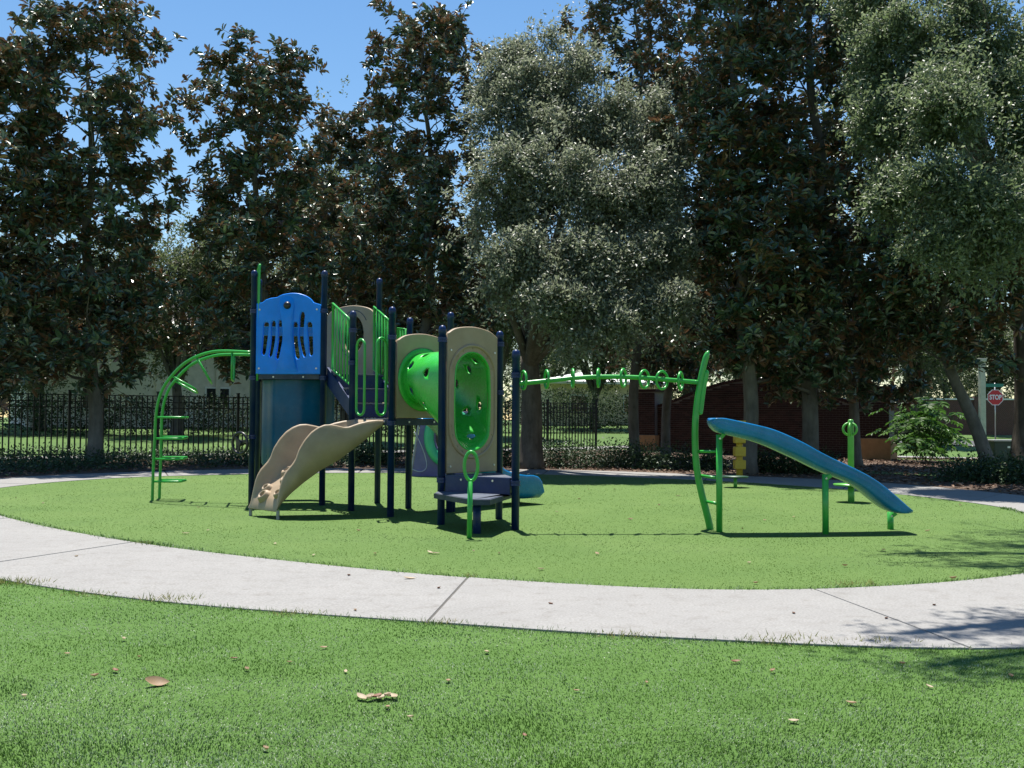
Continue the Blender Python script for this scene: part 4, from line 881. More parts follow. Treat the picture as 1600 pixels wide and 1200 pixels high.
# fluted teal column under the tower deck
mb = MB(); cc = (P1 + P2) / 2 + V3(.03, .62, 0); nv = 96; V = []
for z in (.56, .60, 1.3, ZT - .09, ZT - .08):
    for k in range(nv):
        a = 2 * math.pi * k / nv; rr_ = .535 + .012 * math.cos(9 * a) + (.0 if z > .58 else -.02); V.append(cc + V3(rr_ * math.cos(a), rr_ * math.sin(a), z))
mb.add(V, [(j * nv + k, j * nv + (k + 1) % nv, (j + 1) * nv + (k + 1) % nv, (j + 1) * nv + k) for j in range(4) for k in range(nv)], True); mb.build('fluted_drum', M['teal'], ps)
# green pole loop beside the tower
q = at(402, 590, P1.y - .02); zt = at(404, 413, P1.y).z
MB().tube(curve_pts([(q.x, q.y, ZT - .1), (q.x + .005, q.y, 2.6), (q.x + .012, q.y, zt - .10), (q.x + .008, q.y + .04, zt - .02), (q.x - .03, q.y + .14, zt), (q.x - .08, q.y + .26, zt - .08), (q.x - .10, q.y + .30, zt - .4), (q.x - .10, q.y + .3, ZT + .9)], 6), .017, 10).build('grab_pole', M['green'], ps)
# tan panel with an oval opening behind the stairs
dq = (P4 - PQ).normalized(); A = PQ + dq * .05 + V3(0, 0, ZT + .02); w = (P4 - PQ).length - .1
outl = [(0, 0), (w, 0), (w, .86)] + [tuple(p) for p in curve_pts([(w, .86), (w * .86, 1.0), (w * .5, 1.06), (w * .14, 1.0), (0, .86)], 5)]
tp_ = panel('rear_panel', A, dq, outl, [oval(w * .56, .62, w * .22, .30)], M['tan'], ps, .05, .012)
MB().tube([A + dq * (w * .56 + (w * .29) * math.cos(t)) + V3(0, 0, .62 + .37 * math.sin(t)) + V3(.01, -.028, 0) for t in np.linspace(.6, 4.6, 24)], .010, 6).build('engraved_line', M['navy_plate'], tp_)
# stairs from the middle deck up to the tower
sA, sB = P3 + (P6 - P3) * .08, P3 + (P6 - P3) * .92; tA, tB = P2 + (P4 - P2) * .08, P2 + (P4 - P2) * .92
st_ = bpy.data.objects.new('stairs', None); st_.parent = ps; COL.objects.link(st_)
for k in range(3):
    f0, f1 = k / 3, (k + 1) / 3; z0, z1 = ZM + (ZT - ZM) * k / 3, ZM + (ZT - ZM) * (k + 1) / 3
    a, b = sA.lerp(tA, f0), sB.lerp(tB, f0); a2, b2 = sA.lerp(tA, f1 + .02), sB.lerp(tB, f1 + .02); d = (b - a).normalized(); nn = (a2 - a).normalized()
    MB().box((a + b) / 2 + V3(0, 0, (z0 + z1) / 2) + nn * .02, (b - a).length, .02, z1 - z0 - .02, math.atan2(d.y, d.x)).build('riser', M['navy'], st_)
    MB().prism([(a.x, a.y), (b.x, b.y), (b2.x, b2.y), (a2.x, a2.y)], z1 - .022, z1 - .002).build('tread', M['deck_top'], st_, .004)
for a, b in ((sA, tA), (sB, tB)):
    mb = MB(); d = (b - a).normalized(); nn = V3(d.y, -d.x, 0) * .016
    V = [a + V3(0, 0, ZM - .10) - nn, b + V3(0, 0, ZT - .16) - nn, b + V3(0, 0, ZT + .10) - nn, a + V3(0, 0, ZM + .14) - nn, a + V3(0, 0, ZM - .10) + nn, b + V3(0, 0, ZT - .16) + nn, b + V3(0, 0, ZT + .10) + nn, a + V3(0, 0, ZM + .14) + nn]
    mb.add(V, [(0, 1, 2, 3), (7, 6, 5, 4), (0, 4, 5, 1), (1, 5, 6, 2), (2, 6, 7, 3), (3, 7, 4, 0)]).build('stringer', M['navy'], st_)
def railing(A, B, zA0, zA1, zB0, zB1, nbar):
    o = MB().tube([A + V3(0, 0, zA0), A + V3(0, 0, zA1), B + V3(0, 0, zB1), B + V3(0, 0, zB0)], .019, 10, closed=True).build('railing', M['green'], ps)
    for k in range(1, nbar + 1):
        t = k / (nbar + 1); q = A.lerp(B, t); MB().tube([q + V3(0, 0, zA0 + (zB0 - zA0) * t), q + V3(0, 0, zA1 + (zB1 - zA1) * t)], .0125, 8).build('baluster', M['green'], o)
    return o
a, b = at(519, 600, P2.y - .04), at(547, 600, P3.y + .06); a.z = b.z = 0
railing(a, b, at(519, 577, a.y).z, at(519, 474, a.y).z, at(547, 601, b.y).z, at(547, 500, b.y).z, 5)
a, b = at(583.5, 600, P4.y - .05), at(609, 600, P4.lerp(P6, .62).y); a.z = b.z = 0
railing(a, b, at(583, 577, a.y).z, at(583, 479, a.y).z, at(609, 601, b.y).z, at(609, 502, b.y).z, 5)
a, b = at(621, 600, P6.y + .35), P6 + V3(-.06, .03, 0); a.z = 0
railing(a, b, ZM + .15, at(621, 512, a.y).z, ZM + .15, at(633, 514, b.y).z, 2)
# hand loops at the head of the climber
for (x0, x1, yt, yb, pp, sg_) in ((557, 569.5, 531, 650, P3, 1), (603, 588.5, 528.5, 650, P5, -1)):
    dd = (P5 - P3).normalized(); s = pp + dd * (.055 * sg_); e = at((x0 + x1) / 2, 600, s.y - .12); zt, zb_ = at(560, yt, s.y).z, at(560, yb, s.y).z
    qa = at(x0, 600, s.y); qb = at(x1, 600, s.y - .16); qa.z = qb.z = 0; m = qa.lerp(qb, .5)
    Lp = [qa + V3(0, 0, zb_ + .12), qa + V3(0, 0, zt - .10)] + [qa.lerp(qb, .5 - .5 * math.cos(t)) + V3(0, 0, zt - .10 + .10 * math.sin(t)) for t in np.linspace(.3, math.pi - .3, 7)] + [qb + V3(0, 0, zt - .10), qb + V3(0, 0, zb_ + .10)] + [qb.lerp(qa, .5 - .5 * math.cos(t)) + V3(0, 0, zb_ + .10 - .09 * math.sin(t)) for t in np.linspace(.3, math.pi - .3, 7)]
    MB().tube(Lp, .018, 10, closed=True).build('hand_loop', M['green'], ps)
# tunnel panels and tunnel
n58 = (P8 - P5).normalized(); n79 = (P9 - P7).normalized()
def tpanel(A, d, L_, zb, zs, zt, hole, name):
    o_ = [(0, zb), (L_, zb), (L_, zs)] + [tuple(p) for p in curve_pts([(L_, zs), (L_ * .82, zs + (zt - zs) * .7), (L_ * .5, zt), (L_ * .18, zs + (zt - zs) * .7), (0, zs)], 5)]
    return panel(name, A, d, o_, [hole], M['tan'], ps, .06, .014)
L1_ = (P8 - P5).length - .15; A1 = P5 + n58 * .075; L2_ = (P9 - P7).length - .15; A2 = P7 + n79 * .07
zc1, r1 = 1.80, .345; zc2, hw, hh = 1.50, .315, .62
tpanel(A1, n58, L1_, ZM + .02, at(622, 533, P5.y).z, at(660, 523, P5.y + .3).z, oval(L1_ / 2, zc1, r1, r1), 'tunnel_panel')
tp2 = tpanel(A2, n79, L2_, Z2 + .03, at(697, 522, P7.y).z, at(735, 512.5, (P7.y + P9.y) / 2).z, stadium(L2_ / 2, zc2, hw, hh), 'tunnel_panel')
o7 = n79.cross(V3(0, 0, 1)).normalized()
if o7.y > 0: o7 = -o7
o5 = n58.cross(V3(0, 0, 1)).normalized()
if o5.y > 0: o5 = -o5
st = stadium(0, 0, hw + .075, hh + .075); cB = A2 + n79 * (L2_ / 2)
MB().tube([cB + n79 * x + V3(0, 0, zc2 + z) + o7 * .03 for x, z in st], .022, 8, closed=True).build('raised_rim', M['tan'], tp2)
for k in range(16):
    x, z = stadium(0, 0, hw + .038, hh + .038, 20)[int(k * 42 / 16)]
    q = cB + n79 * x + V3(0, 0, zc2 + z) + o7 * .030; MB().tube([q, q + o7 * .009], .011, 8).build('bolt', M['tan'], tp2)
for A_, d_2, L_2, zz, o_2, par in ((A2, n79, L2_, (Z2 + .10, 2.12), o7, tp2), (P1 + d12 * .055, d12, Wd_, (ZT + .08, ZT + .95), ft, bp)):
    for z_ in zz:
        for u_ in (.045, L_2 - .045):
            q = A_ + d_2 * u_ + V3(0, 0, z_) + o_2 * .028; MB().tube([q, q + o_2 * .012], .014, 10).build('bolt', M['steel'], par)
nc = 48; secs = []
def sec(t):
    cA = A1 + n58 * (L1_ / 2); c = cA.lerp(cB, t); e = t * t * (3 - 2 * t) if t < 1 else 1; e2 = min(1, max(0, (t - .12) / .88)) ** 1.1
    top = (zc1 + r1) * (1 - t) + (zc2 + hh) * t + .02 * math.sin(math.pi * t); bot = (zc1 - r1) * (1 - e2) + (zc2 - hh) * e2
    dd = n58.lerp(n79, t).normalized(); w = r1 * (1 - t) + hw * t + .03 * math.sin(math.pi * t); zc = (top + bot) / 2; h = (top - bot) / 2; out_ = []
    for k in range(nc):
        a = 2 * math.pi * k / nc; ca, sa = math.cos(a), math.sin(a)
        if h > w: x = w * ca; z = w * sa + (h - w) * (1 if sa > .001 else -1 if sa < -.001 else 0) * min(1, abs(sa) * 3)
        else: x, z = w * ca, h * sa
        out_.append((c, dd, x, z, zc, w, h))
    return out_
def tunnel_surface(inset, lo, hi):
    V = []; nT = 15
    for j in range(nT):
        t = lo + (hi - lo) * j / (nT - 1)
        for (c, dd, x, z, zc, w, h) in sec(t): k = 1 - inset / w; kz = 1 - inset / h; V.append(c + dd * x * k + V3(0, 0, zc + z * kz))
    return V, nT
Vo, nT = tunnel_surface(0, -.015, 1.03); Vi, _ = tunnel_surface(.016, -.015, 1.03); mb = MB(); b = len(Vo)
Fs = [(j * nc + k, j * nc + (k + 1) % nc, (j + 1) * nc + (k + 1) % nc, (j + 1) * nc + k) for j in range(nT - 1) for k in range(nc)]
Fs += [tuple(b + i for i in f[::-1]) for f in Fs]
for k in range(nc): l = (k + 1) % nc; Fs.append((l, k, b + k, b + l)); Fs.append(((nT - 1) * nc + k, (nT - 1) * nc + l, b + (nT - 1) * nc + l, b + (nT - 1) * nc + k))
mb.add(Vo + Vi, Fs, True); tun = mb.build('tunnel', M['green_plastic'], ps)
bm = bmesh.new(); bm.from_mesh(tun.data); bmesh.ops.recalc_face_normals(bm, faces=bm.faces); bm.to_mesh(tun.data); bm.free()
# round portholes cut through the tunnel wall
cut = MB(); nvec = 14
for (t, ang) in ((.16, 150), (.30, 120), (.52, 168), (.45, 215), (.66, 95), (.80, 195), (.78, 140), (.35, 60), (.6, 25), (.8, 50), (.3, 5), (.55, 335), (.8, 355), (.82, 305), (.6, 245), (.2, 205)):
    S_ = sec(t); i = int(ang / 360 * nc) % nc; c, dd, x, z, zc, w, h = S_[i]; p = c + dd * x + V3(0, 0, zc + z); x2, z2 = S_[(i + 2) % nc][2:4]; x0_, z0_ = S_[i - 2][2:4]
    tn = dd * (x2 - x0_) + V3(0, 0, z2 - z0_); ax = (cB - (A1 + n58 * L1_ / 2)).normalized(); nr = tn.cross(ax).normalized()
    if nr.dot(dd * x + V3(0, 0, z)) < 0: nr = -nr
    cut.tube([p - nr * .08, p + nr * .08], .054, nvec)
co = cut.build('cutter', M['green_plastic'], ps); tun.modifiers.new('b', 'BOOLEAN').object = co; tun.modifiers['b'].operation = 'DIFFERENCE'; tun.modifiers['b'].solver = 'EXACT'; tun.modifiers['b'].use_self = True
nm = bpy.data.meshes.new_from_object(tun.evaluated_get(bpy.context.evaluated_depsgraph_get())); tun.modifiers.clear(); tun.data = nm; bpy.data.objects.remove(co)
cA = A1 + n58 * (L1_ / 2) + V3(0, 0, zc1)
mb = MB(); V = []
for rr_, dd in ((r1 - .02, .034), (r1 + .075, .034), (r1 + .078, .044), (r1 + .03, .052), (r1 - .02, .05)): V += [cA + n58 * (rr_ * math.cos(2 * math.pi * k / 40)) + V3(0, 0, rr_ * math.sin(2 * math.pi * k / 40)) + o5 * dd for k in range(40)]
mb.add(V, [(j * 40 + k, j * 40 + (k + 1) % 40, (j + 1) * 40 + (k + 1) % 40, (j + 1) * 40 + k) for j in range(4) for k in range(40)], True).build('flange', M['green_plastic'], tun)

# tan climber: bed with two wavy side walls, rock holds and feet
F1, F2 = gp(388, 806, 0), gp(430.5, 812.5, 0)
mid = (P3 + P5) / 2; dd35 = (P5 - P3).normalized(); TA, TB = mid - dd35 * .34, mid + dd35 * .34
wall_n = [(0, 1.262), (.06, 1.262), (.15, 1.245), (.24, 1.215), (.33, 1.17), (.38, 1.165), (.44, 1.185), (.50, 1.20), (.56, 1.195), (.62, 1.16), (.68, 1.10), (.74, 1.0), (.79, .88), (.815, .77), (.84, .71), (.87, .66), (.90, .61), (.925, .55), (.945, .47), (.965, .33), (.985, .18), (1, .12)]
bot_n = [(0, 1.20), (.06, 1.14), (.15, 1.03), (.30, .87), (.43, .74), (.6, .61), (.75, .46), (.87, .32), (.95, .20), (1, .10)]
def ip(T_, s): return float(np.interp(s, [a for a, b in T_], [b for a, b in T_]))
NSt = 70; V = []; rows = []
for j in range(NSt + 1):
    s = j / NSt; L_ = TA.lerp(F1, s); R_ = TB.lerp(F2, s); dd = (R_ - L_).normalized(); wT = ip(wall_n, s); bt = ip(bot_n, s); bd = min(bt + .075, wT)
    wT = max(wT, bd); r = .022
    # cross-section: left outer bottom, left outer top, left inner top, left inner bed, right inner bed, right inner top, right outer top, right outer bottom, underside
    sec_ = [L_ + V3(0, 0, bt), L_ - dd * .012 + V3(0, 0, bt + (wT - bt) * .5), L_ + V3(0, 0, wT - r * .6), L_ + dd * .010 + V3(0, 0, wT), L_ + dd * .032 + V3(0, 0, wT), L_ + dd * .044 + V3(0, 0, max(bd, wT - r)), L_ + dd * .060 + V3(0, 0, bd + min(.02, wT - bd)), L_ + dd * .095 + V3(0, 0, bd)]
    sec_ += [R_ - (p - L_).dot(dd) * dd + V3(0, 0, p.z) for p in sec_[::-1]]
    V += sec_; 
m = 16; Fs = [(j * m + k, j * m + (k + 1) % m, (j + 1) * m + (k + 1) % m, (j + 1) * m + k) for j in range(NSt) for k in range(m)] + [tuple(range(m))[::-1], tuple(NSt * m + k for k in range(m))]
mb = MB(); mb.add(V, Fs, True); cl = mb.build('climber', M['tan'], ps)
bm = bmesh.new(); bm.from_mesh(cl.data); bmesh.ops.recalc_face_normals(bm, faces=bm.faces); bm.to_mesh(cl.data); bm.free()
for s, u, rr_ in ((.955, .40, .075), (.90, .28, .06), (.93, .84, .06), (.80, .6, .08), (.72, .3, .08), (.14, .55, .06)):
    L_ = TA.lerp(F1, s); R_ = TB.lerp(F2, s); c = L_.lerp(R_, u); slope = (ip(bot_n, min(1, s + .03)) - ip(bot_n, s - .03)); hz = (F1 - TA).length * .06; c.z = ip(bot_n, s) + .085
    ax = ((F1 - TA).normalized() * hz + V3(0, 0, slope)).normalized(); bx = (R_ - L_).normalized(); nz = bx.cross(ax).normalized()
    if nz.z < 0: nz = -nz
    mb = MB(); V = []; q = 18
    for fr_, hz_ in ((1.25, -.02), (1.0, .035), (.72, .052), (.55, .045), (.46, .0), (.40, -.03)):
        V += [c + ax * (rr_ * fr_ * math.cos(2 * math.pi * k / q) * (1 + .10 * math.cos(3 * k))) + bx * (rr_ * 1.1 * fr_ * math.sin(2 * math.pi * k / q)) + nz * hz_ for k in range(q)]
    mb.add(V, [(j * q + k, j * q + (k + 1) % q, (j + 1) * q + (k + 1) % q, (j + 1) * q + k) for j in range(5) for k in range(q)] + [tuple(5 * q + k for k in range(q))], True).build('rock_hold', M['tan'], cl)
for p in (F1, F2):
    q = p + (mid - (F1 + F2) / 2) * .02; MB().box(q + V3(0, 0, .04), .035, .045, .15).build('foot', M['greymetal'], cl, .004)
q = TB + V3(0, 0, 1.235) + dd35 * .012
MB().tube([q, q + dd35 * .02], .016, 10).build('bolt', M['steel'], cl)

# blue slide at the back of the middle deck
m68 = (P6 + P8) / 2; end = gp(829, 786, 0); d_ = (end - m68).normalized(); c_ = V3(-d_.y, d_.x, 0)
prof = [(0, 1.25), (.06, 1.24), (.2, 1.02), (.35, .70), (.5, .42), (.6, .27), (.7, .18), (.82, .15), (1, .15)]; wallh = [(0, .10), (.1, .22), (.3, .24), (.6, .27), (.7, .30), (.88, .30), (.94, .27), (.975, .20), (1, .06)]
V = []; q = 17; NSt = 44
for j in range(NSt + 1):
    s = j / NSt; c = m68.lerp(end, s); z = ip(prof, s); w = ip(wallh, s)
    hwid = .27
    pr = [(-hwid - .03, w - .03), (-hwid - .025, w), (-hwid + .005, w), (-hwid + .02, w - .05), (-hwid + .05, .06), (-hwid + .12, .01), (0, 0), (hwid - .12, .01), (hwid - .05, .06), (hwid - .02, w - .05), (hwid - .005, w), (hwid + .025, w), (hwid + .03, w - .03), (hwid + .012, .02), (hwid - .08, -.055), (-hwid + .08, -.055), (-hwid - .012, .02)]
    V += [c + c_ * x + V3(0, 0, z + y) for x, y in pr]
mb = MB(); mb.add(V, [(j * q + k, j * q + (k + 1) % q, (j + 1) * q + (k + 1) % q, (j + 1) * q + k) for j in range(NSt) for k in range(q)] + [tuple(range(q))[::-1], tuple(NSt * q + k for k in range(q))], True)
sl = mb.build('rear_slide', M['blue2'], ps)
bm = bmesh.new(); bm.from_mesh(sl.data); bmesh.ops.recalc_face_normals(bm, faces=bm.faces); bm.to_mesh(sl.data); bm.free()
qq = m68.lerp(end, .86); MB().tube([qq + V3(0, 0, -.05), qq + V3(0, 0, .16)], .04, 14).build('support_leg', M['navy'], sl)

# arched loop ladder on the left of the tower
yA, yB = base(238, 782).y, base(249, 779).y
xa0 = base(238, 782).x; xe = P1.x - .05
def fy(px, y0, y1): return y0 + (y1 - y0) * max(0, min(1, (px - 240) / 153))
rf = [at(px, py, fy(px, yA, P1.y)) for px, py in [(238, 786), (238.5, 760), (240, 720), (242, 680), (243.5, 650), (247, 628), (254, 608), (266, 590), (283, 572), (303, 559), (328, 550.5), (352, 548.5), (394, 550.5)]]
rr2 = [at(px, py, fy(px, yB, P1b.y)) for px, py in [(249, 783), (249.5, 760), (251, 720), (252, 680), (253, 650), (257, 626), (264, 608), (274, 594), (290, 577), (307, 565.5), (330, 557), (352, 554), (396, 554.5)]]
al = bpy.data.objects.new('arch_ladder', None); al.parent = ps; COL.objects.link(al)
for P_ in (rf, rr2): MB().tube([Vector(p) for p in curve_pts(P_, 5)], .0225, 12).build('rail', M['green'], al)
def near_on(P_, px):
    C_ = curve_pts(P_, 12); return C_
def loop(a, b, v):
    a, b, v = Vector(a), Vector(b), Vector(v); L_ = v.length; e = v.normalized(); w = b - a
    pts = [a, a + v * .5, a + v * .88, a + v * .96 + w * .06, a + v + w * .22, b + v - w * .22, b + v * .96 - w * .06, b + v * .88, b + v * .5, b]
    return MB().tube(pts, .017, 10).build('rung_loop', M['green'], al)
def on(P_, z=None, px=None):
    C_ = [Vector(p) for p in curve_pts(P_, 14)]
    if z is not None: return min(C_[:int(len(C_) * .55)], key=lambda p: abs(p.z - z))
    return min(C_, key=lambda p: abs(800 + F * p.x / p.y - px))
for y in (751, 717, 684.5, 651.5):
    z = at(240, y, yA).z; loop(on(rf, z=z), on(rr2, z=z), (.43, 0, 0))
for x1_, x2_, dx, dz in ((268, 273, .37, -.20), (305, 309, .22, -.36), (361, 364, 0.0, -.42)):
    loop(on(rf, px=x1_), on(rr2, px=x2_), (dx, 0, dz))

# steering wheel
c = at(375, 692.5, P1.y - .03); wh = MB().ring(c, V3(.86, -.5, 0).normalized(), V3(0, 0, 1), .150, .155, .021, 32, 10).build('steering_wheel', M['black'], ps)
for a in (.3, 2.4, 4.4):
    MB().bar(c, c + V3(.86, -.5, 0).normalized() * (.14 * math.cos(a)) + V3(0, 0, .14 * math.sin(a)), .045, .02, up=V3(.5, .86, 0)).build('spoke', M['black'], wh, .004)
MB().tube([c + V3(-.02, -.03, 0), c + V3(.025, .04, 0)], .045, 14).build('hub', M['black'], wh)
MB().tube([c + V3(.02, .04, 0), c + V3(.10, .10, -.01), V3(P1.x, P1.y - .0, c.z - .02)], .018, 8).build('bracket', M['black'], wh)

# ring bar, mast and narrow blue slide
YM = base(1110, 827.5).y
bpts = [at(px, py, P10.y + (YM - P10.y) * (px - 806) / 286) for px, py in [(806, 599.5), (830, 597.5), (860, 594.5), (900, 590.5), (945, 588.7), (1000, 590), (1050, 594), (1093, 597.5)]]
rbar = MB().tube([Vector(p) for p in curve_pts(bpts, 5)], .027, 14).build('ring_bar', M['green'], ps)
for px, py, wpx in ((818, 594, 8), (854, 592.5, 5), (895, 591, 1.2), (935, 590.5, 5), (974, 590.5, 10.5), (1007, 592.5, 16.5), (1034.5, 594, 19.5), (1063.5, 595.5, 10.5)):
    c = at(px, py, P10.y + (YM - P10.y) * (px - 806) / 286); ct = min(1, wpx / 26 / 1.0); th = math.acos(ct) if px > 895 else -math.acos(ct)
    MB().ring(c, V3(math.cos(th), math.sin(th), 0), V3(0, 0, 1), .103, .103, .0155, 30, 10).build('grip_ring', M['green'], rbar)
mp_ = [(1110.5, 833), (1108, 818), (1102.5, 795), (1096, 770), (1090, 740), (1087, 712), (1086, 685), (1086.5, 660), (1088.5, 635), (1092, 610), (1096.5, 585), (1102, 562), (1107, 548)]
mp3 = [Vector(p) for p in curve_pts([at(a, b, YM) for a, b in mp_], 5)]
nM = len(mp3); ms = MB().tube(mp3, [.043 - (.008 * (i / nM)) if i < nM - 4 else (.034, .030, .022, .008)[i - nM + 4] for i in range(nM)], 16).build('mast', M['green'], ps)
mp2 = [Vector(p) for p in curve_pts([at(a, b, YM + .01) for a, b in [(1092.5, 648), (1094.5, 640), (1097, 620), (1100, 600), (1102.5, 588), (1104, 578)]], 5)]
MB().tube(mp2, [.012, .024] + [.034] * (len(mp2) - 4) + [.024, .012], 12).build('mast_sleeve', M['green'], ms)
# slide
YS = base(1124, 831).y
tops = [(1106.5, 656.5), (1110, 653.8), (1118, 653), (1128, 653.5), (1150, 658), (1175, 663.5), (1200, 670), (1225, 680), (1250, 692), (1275, 706), (1300, 718.5), (1325, 730), (1350, 743), (1370, 756.5), (1390, 773), (1408, 789), (1418, 797), (1421, 800)]
bots = [(1106.5, 657.5), (1109, 664), (1113, 669.5), (1121, 675.5), (1145, 681.5), (1170, 687.5), (1195, 696), (1220, 707), (1245, 718.5), (1270, 731), (1295, 742), (1318, 751), (1340, 763.5), (1358, 778), (1376, 792), (1392, 800), (1412, 801.5), (1420, 801)]
tt = curve_pts(tops, 3); bb = curve_pts(bots, 3); V = []; q = 24
for i in range(len(tt)):
    a, b = at(*tt[i], YS), at(*bb[i], YS); ax = a - b; h = ax.length; e = ax.normalized() if h > 1e-5 else V3(0, 0, 1); w = .21 * min(1, .25 + h / .12)
    lip = [(-w, .70), (-w - .018, .86), (-w - .016, .97), (-w + .004, 1.0), (-w + .03, .95), (-w + .045, .80), (-w * .72, .55), (-w * .3, .47), (w * .3, .47), (w * .72, .55), (w - .045, .80), (w - .03, .95), (w - .004, 1.0), (w + .016, .97), (w + .018, .86), (w, .70), (w + .012, .58), (w - .010, .46), (w - .002, .33), (w - .03, .18), (w * .55, 0), (-w * .55, 0), (-w + .03, .18), (-w + .002, .33), (-w + .010, .46), (-w - .012, .58)]
    q = len(lip); V += [b + e * (h * v) + V3(0, u, 0) for u, v in lip]
mb = MB(); mb.add(V, [(j * q + k, j * q + (k + 1) % q, (j + 1) * q + (k + 1) % q, (j + 1) * q + k) for j in range(len(tt) - 1) for k in range(q)] + [tuple(range(q))[::-1], tuple((len(tt) - 1) * q + k for k in range(q))], True)
bs = mb.build('blue_slide', M['blue2'], ps)
bm = bmesh.new(); bm.from_mesh(bs.data); bmesh.ops.recalc_face_normals(bm, faces=bm.faces); bm.to_mesh(bs.data); bm.free()
for px, py, yt in ((1124, 831.5, 679), (1290, 835, 741), (1391.5, 827.5, 800)):
    b = base(px, py); zt = at(px, yt, b.y).z; o = MB().tube([b + V3(0, 0, -.05), b + V3(0, 0, zt)], .036, 16).build('slide_post', M['green'], bs)
    MB().bar(b + V3(.0, -.02, zt - .05), b + V3(.06, -.02, zt + .02 - (.03 if px > 1200 else 0)), .045, .03, up=V3(0, 1, 0)).build('bracket', M['green'], o, .006)
    MB().tube([b + V3(.0, -.03, zt - .045), b + V3(.0, -.046, zt - .045)], .012, 8).build('bolt', M['steel'], o)
for (xa, ya, xb, yb) in ((1089, 705.5, 1121, 705.5), (1095, 743, 1121, 747), (1104, 783.5, 1121, 787)):
    MB().tube([at(xa, ya, YM), at(xb, yb, YS + .02)], .017, 10).build('rung', M['green'], ms)

# ------------------------------------------------------------------ other play pieces
# purple climbing sheet with a round mint-ringed hole
pb = base(668, 744.5); Y0 = pb.y; k = Y0 / F
cw = empty('climbing_panel', V3((702 - 800) * k, Y0, 0), 'purple climbing panel with a mint ringed hole, seen under the middle deck', 'climbing panel')
def q2(px, py): return ((px - 645) * k, (745.5 - py) * k)
A = V3((645 - 800) * k, Y0, 0)
pp_ = panel('sheet', A, V3(1, 0, 0), [q2(645, 746), q2(770, 746), q2(764, 660), q2(748, 645), q2(672, 645), q2(660, 652)], [oval(*q2(702, 684), 22 * k, 30 * k)], M['purple'], cw, .10, .01)
MB().ring(A + V3(q2(702, 684)[0], -.07, q2(702, 684)[1]), V3(1, 0, 0), V3(0, 0, 1), 31 * k, 40 * k, .11, 40, 8).build('hole_ring', M['mint'], cw)
MB().tube([A + V3(q2(a, b)[0], -.055, q2(a, b)[1]) for a, b in curve_pts([(643, 733), (655, 737.5), (664, 736), (668, 728), (665, 712), (657, 692), (648, 676)], 6)], .012, 6).build('engraved_line', M['lilac'], cw)
bm_ = MB(); bm_.add([A + V3(-.05, -.07, 0), A + V3(-.05, .5, 0), A + V3(.10, .5, 1.35), A + V3(.15, -.07, 1.36), A + V3(-.02, -.05, 0), A + V3(-.02, .5, 0), A + V3(.13, .5, 1.35), A + V3(.18, -.05, 1.36)], [(0, 3, 2, 1), (4, 5, 6, 7), (0, 1, 5, 4), (1, 2, 6, 5), (2, 3, 7, 6), (3, 0, 4, 7)])
bm_.build('side_sheet', M['lilac'], cw)
# standing spinner
b = base(1330, 785); sp_ = empty('standing_spinner', b, 'light green standing spinner with a round foot plate and looped grip, behind the blue slide', 'spinner')
zt = at(1327, 655, b.y).z; MB().lathe(b, [(0, -.05), (.05, -.05), (.05, .27), (.035, .27), (.035, .32), (.048, .34), (.048, zt - .10), (.044, zt - .06), (.042, zt - .02), (.03, zt - .004), (0, zt)], 18).build('pole', M['lime'], sp_)
zd = at(1325, 757, b.y).z; MB().lathe(b + V3(0, 0, zd), [(.05, -.03), (.26, -.018), (.272, -.005), (.268, .008), (.05, .02)], 32).build('foot_plate', M['lime'], sp_)
c = V3(b.x - .012, b.y, at(1327, 670.5, b.y).z)
for a in (.15, 1.2, 2.25): MB().ring(c, V3(math.cos(a), math.sin(a), 0), V3(0, 0, 1), .118, .098, .017, 28, 10).build('grip_loop', M['lime'], sp_)
# low stepping stool and yellow drum post
b = base(1149, 762); so_ = empty('stepping_stool', b, 'small round dark green stepping stool in the shade behind the slide post', 'stool')
zd = at(1149, 744.5, b.y).z; MB().lathe(b, [(0, -.04), (.035, -.04), (.035, zd - .02), (0, zd - .02)], 14).build('leg', M['lime'], so_); MB().lathe(b + V3(0, 0, zd), [(0, -.03), (.23, -.022), (.25, -.006), (.245, .008), (0, .014)], 30).build('seat', plain('dark_green_plastic', (.02, .07, .04), .45), so_)
Y0 = 22.9; p0 = at(1155.5, 736, Y0); yp = empty('drum_post', V3(p0.x, Y0, zgf(p0.x, Y0)), 'yellow post of stacked square drums in the mulch behind the blue slide', 'play post')
MB().tube([p0 + V3(0, 0, -.3), p0 + V3(0, 0, .9)], .075, 14).build('core', M['yellow'], yp)
for a, b_ in ((733, 718.5), (713, 698), (692.5, 677), (672, 657)):
    za, zb_ = at(1155, a, Y0).z, at(1155, b_, Y0).z; MB().box(V3(p0.x, Y0, (za + zb_) / 2), .245, .245, zb_ - za, .0).build('drum', M['yellow'], yp, .02)

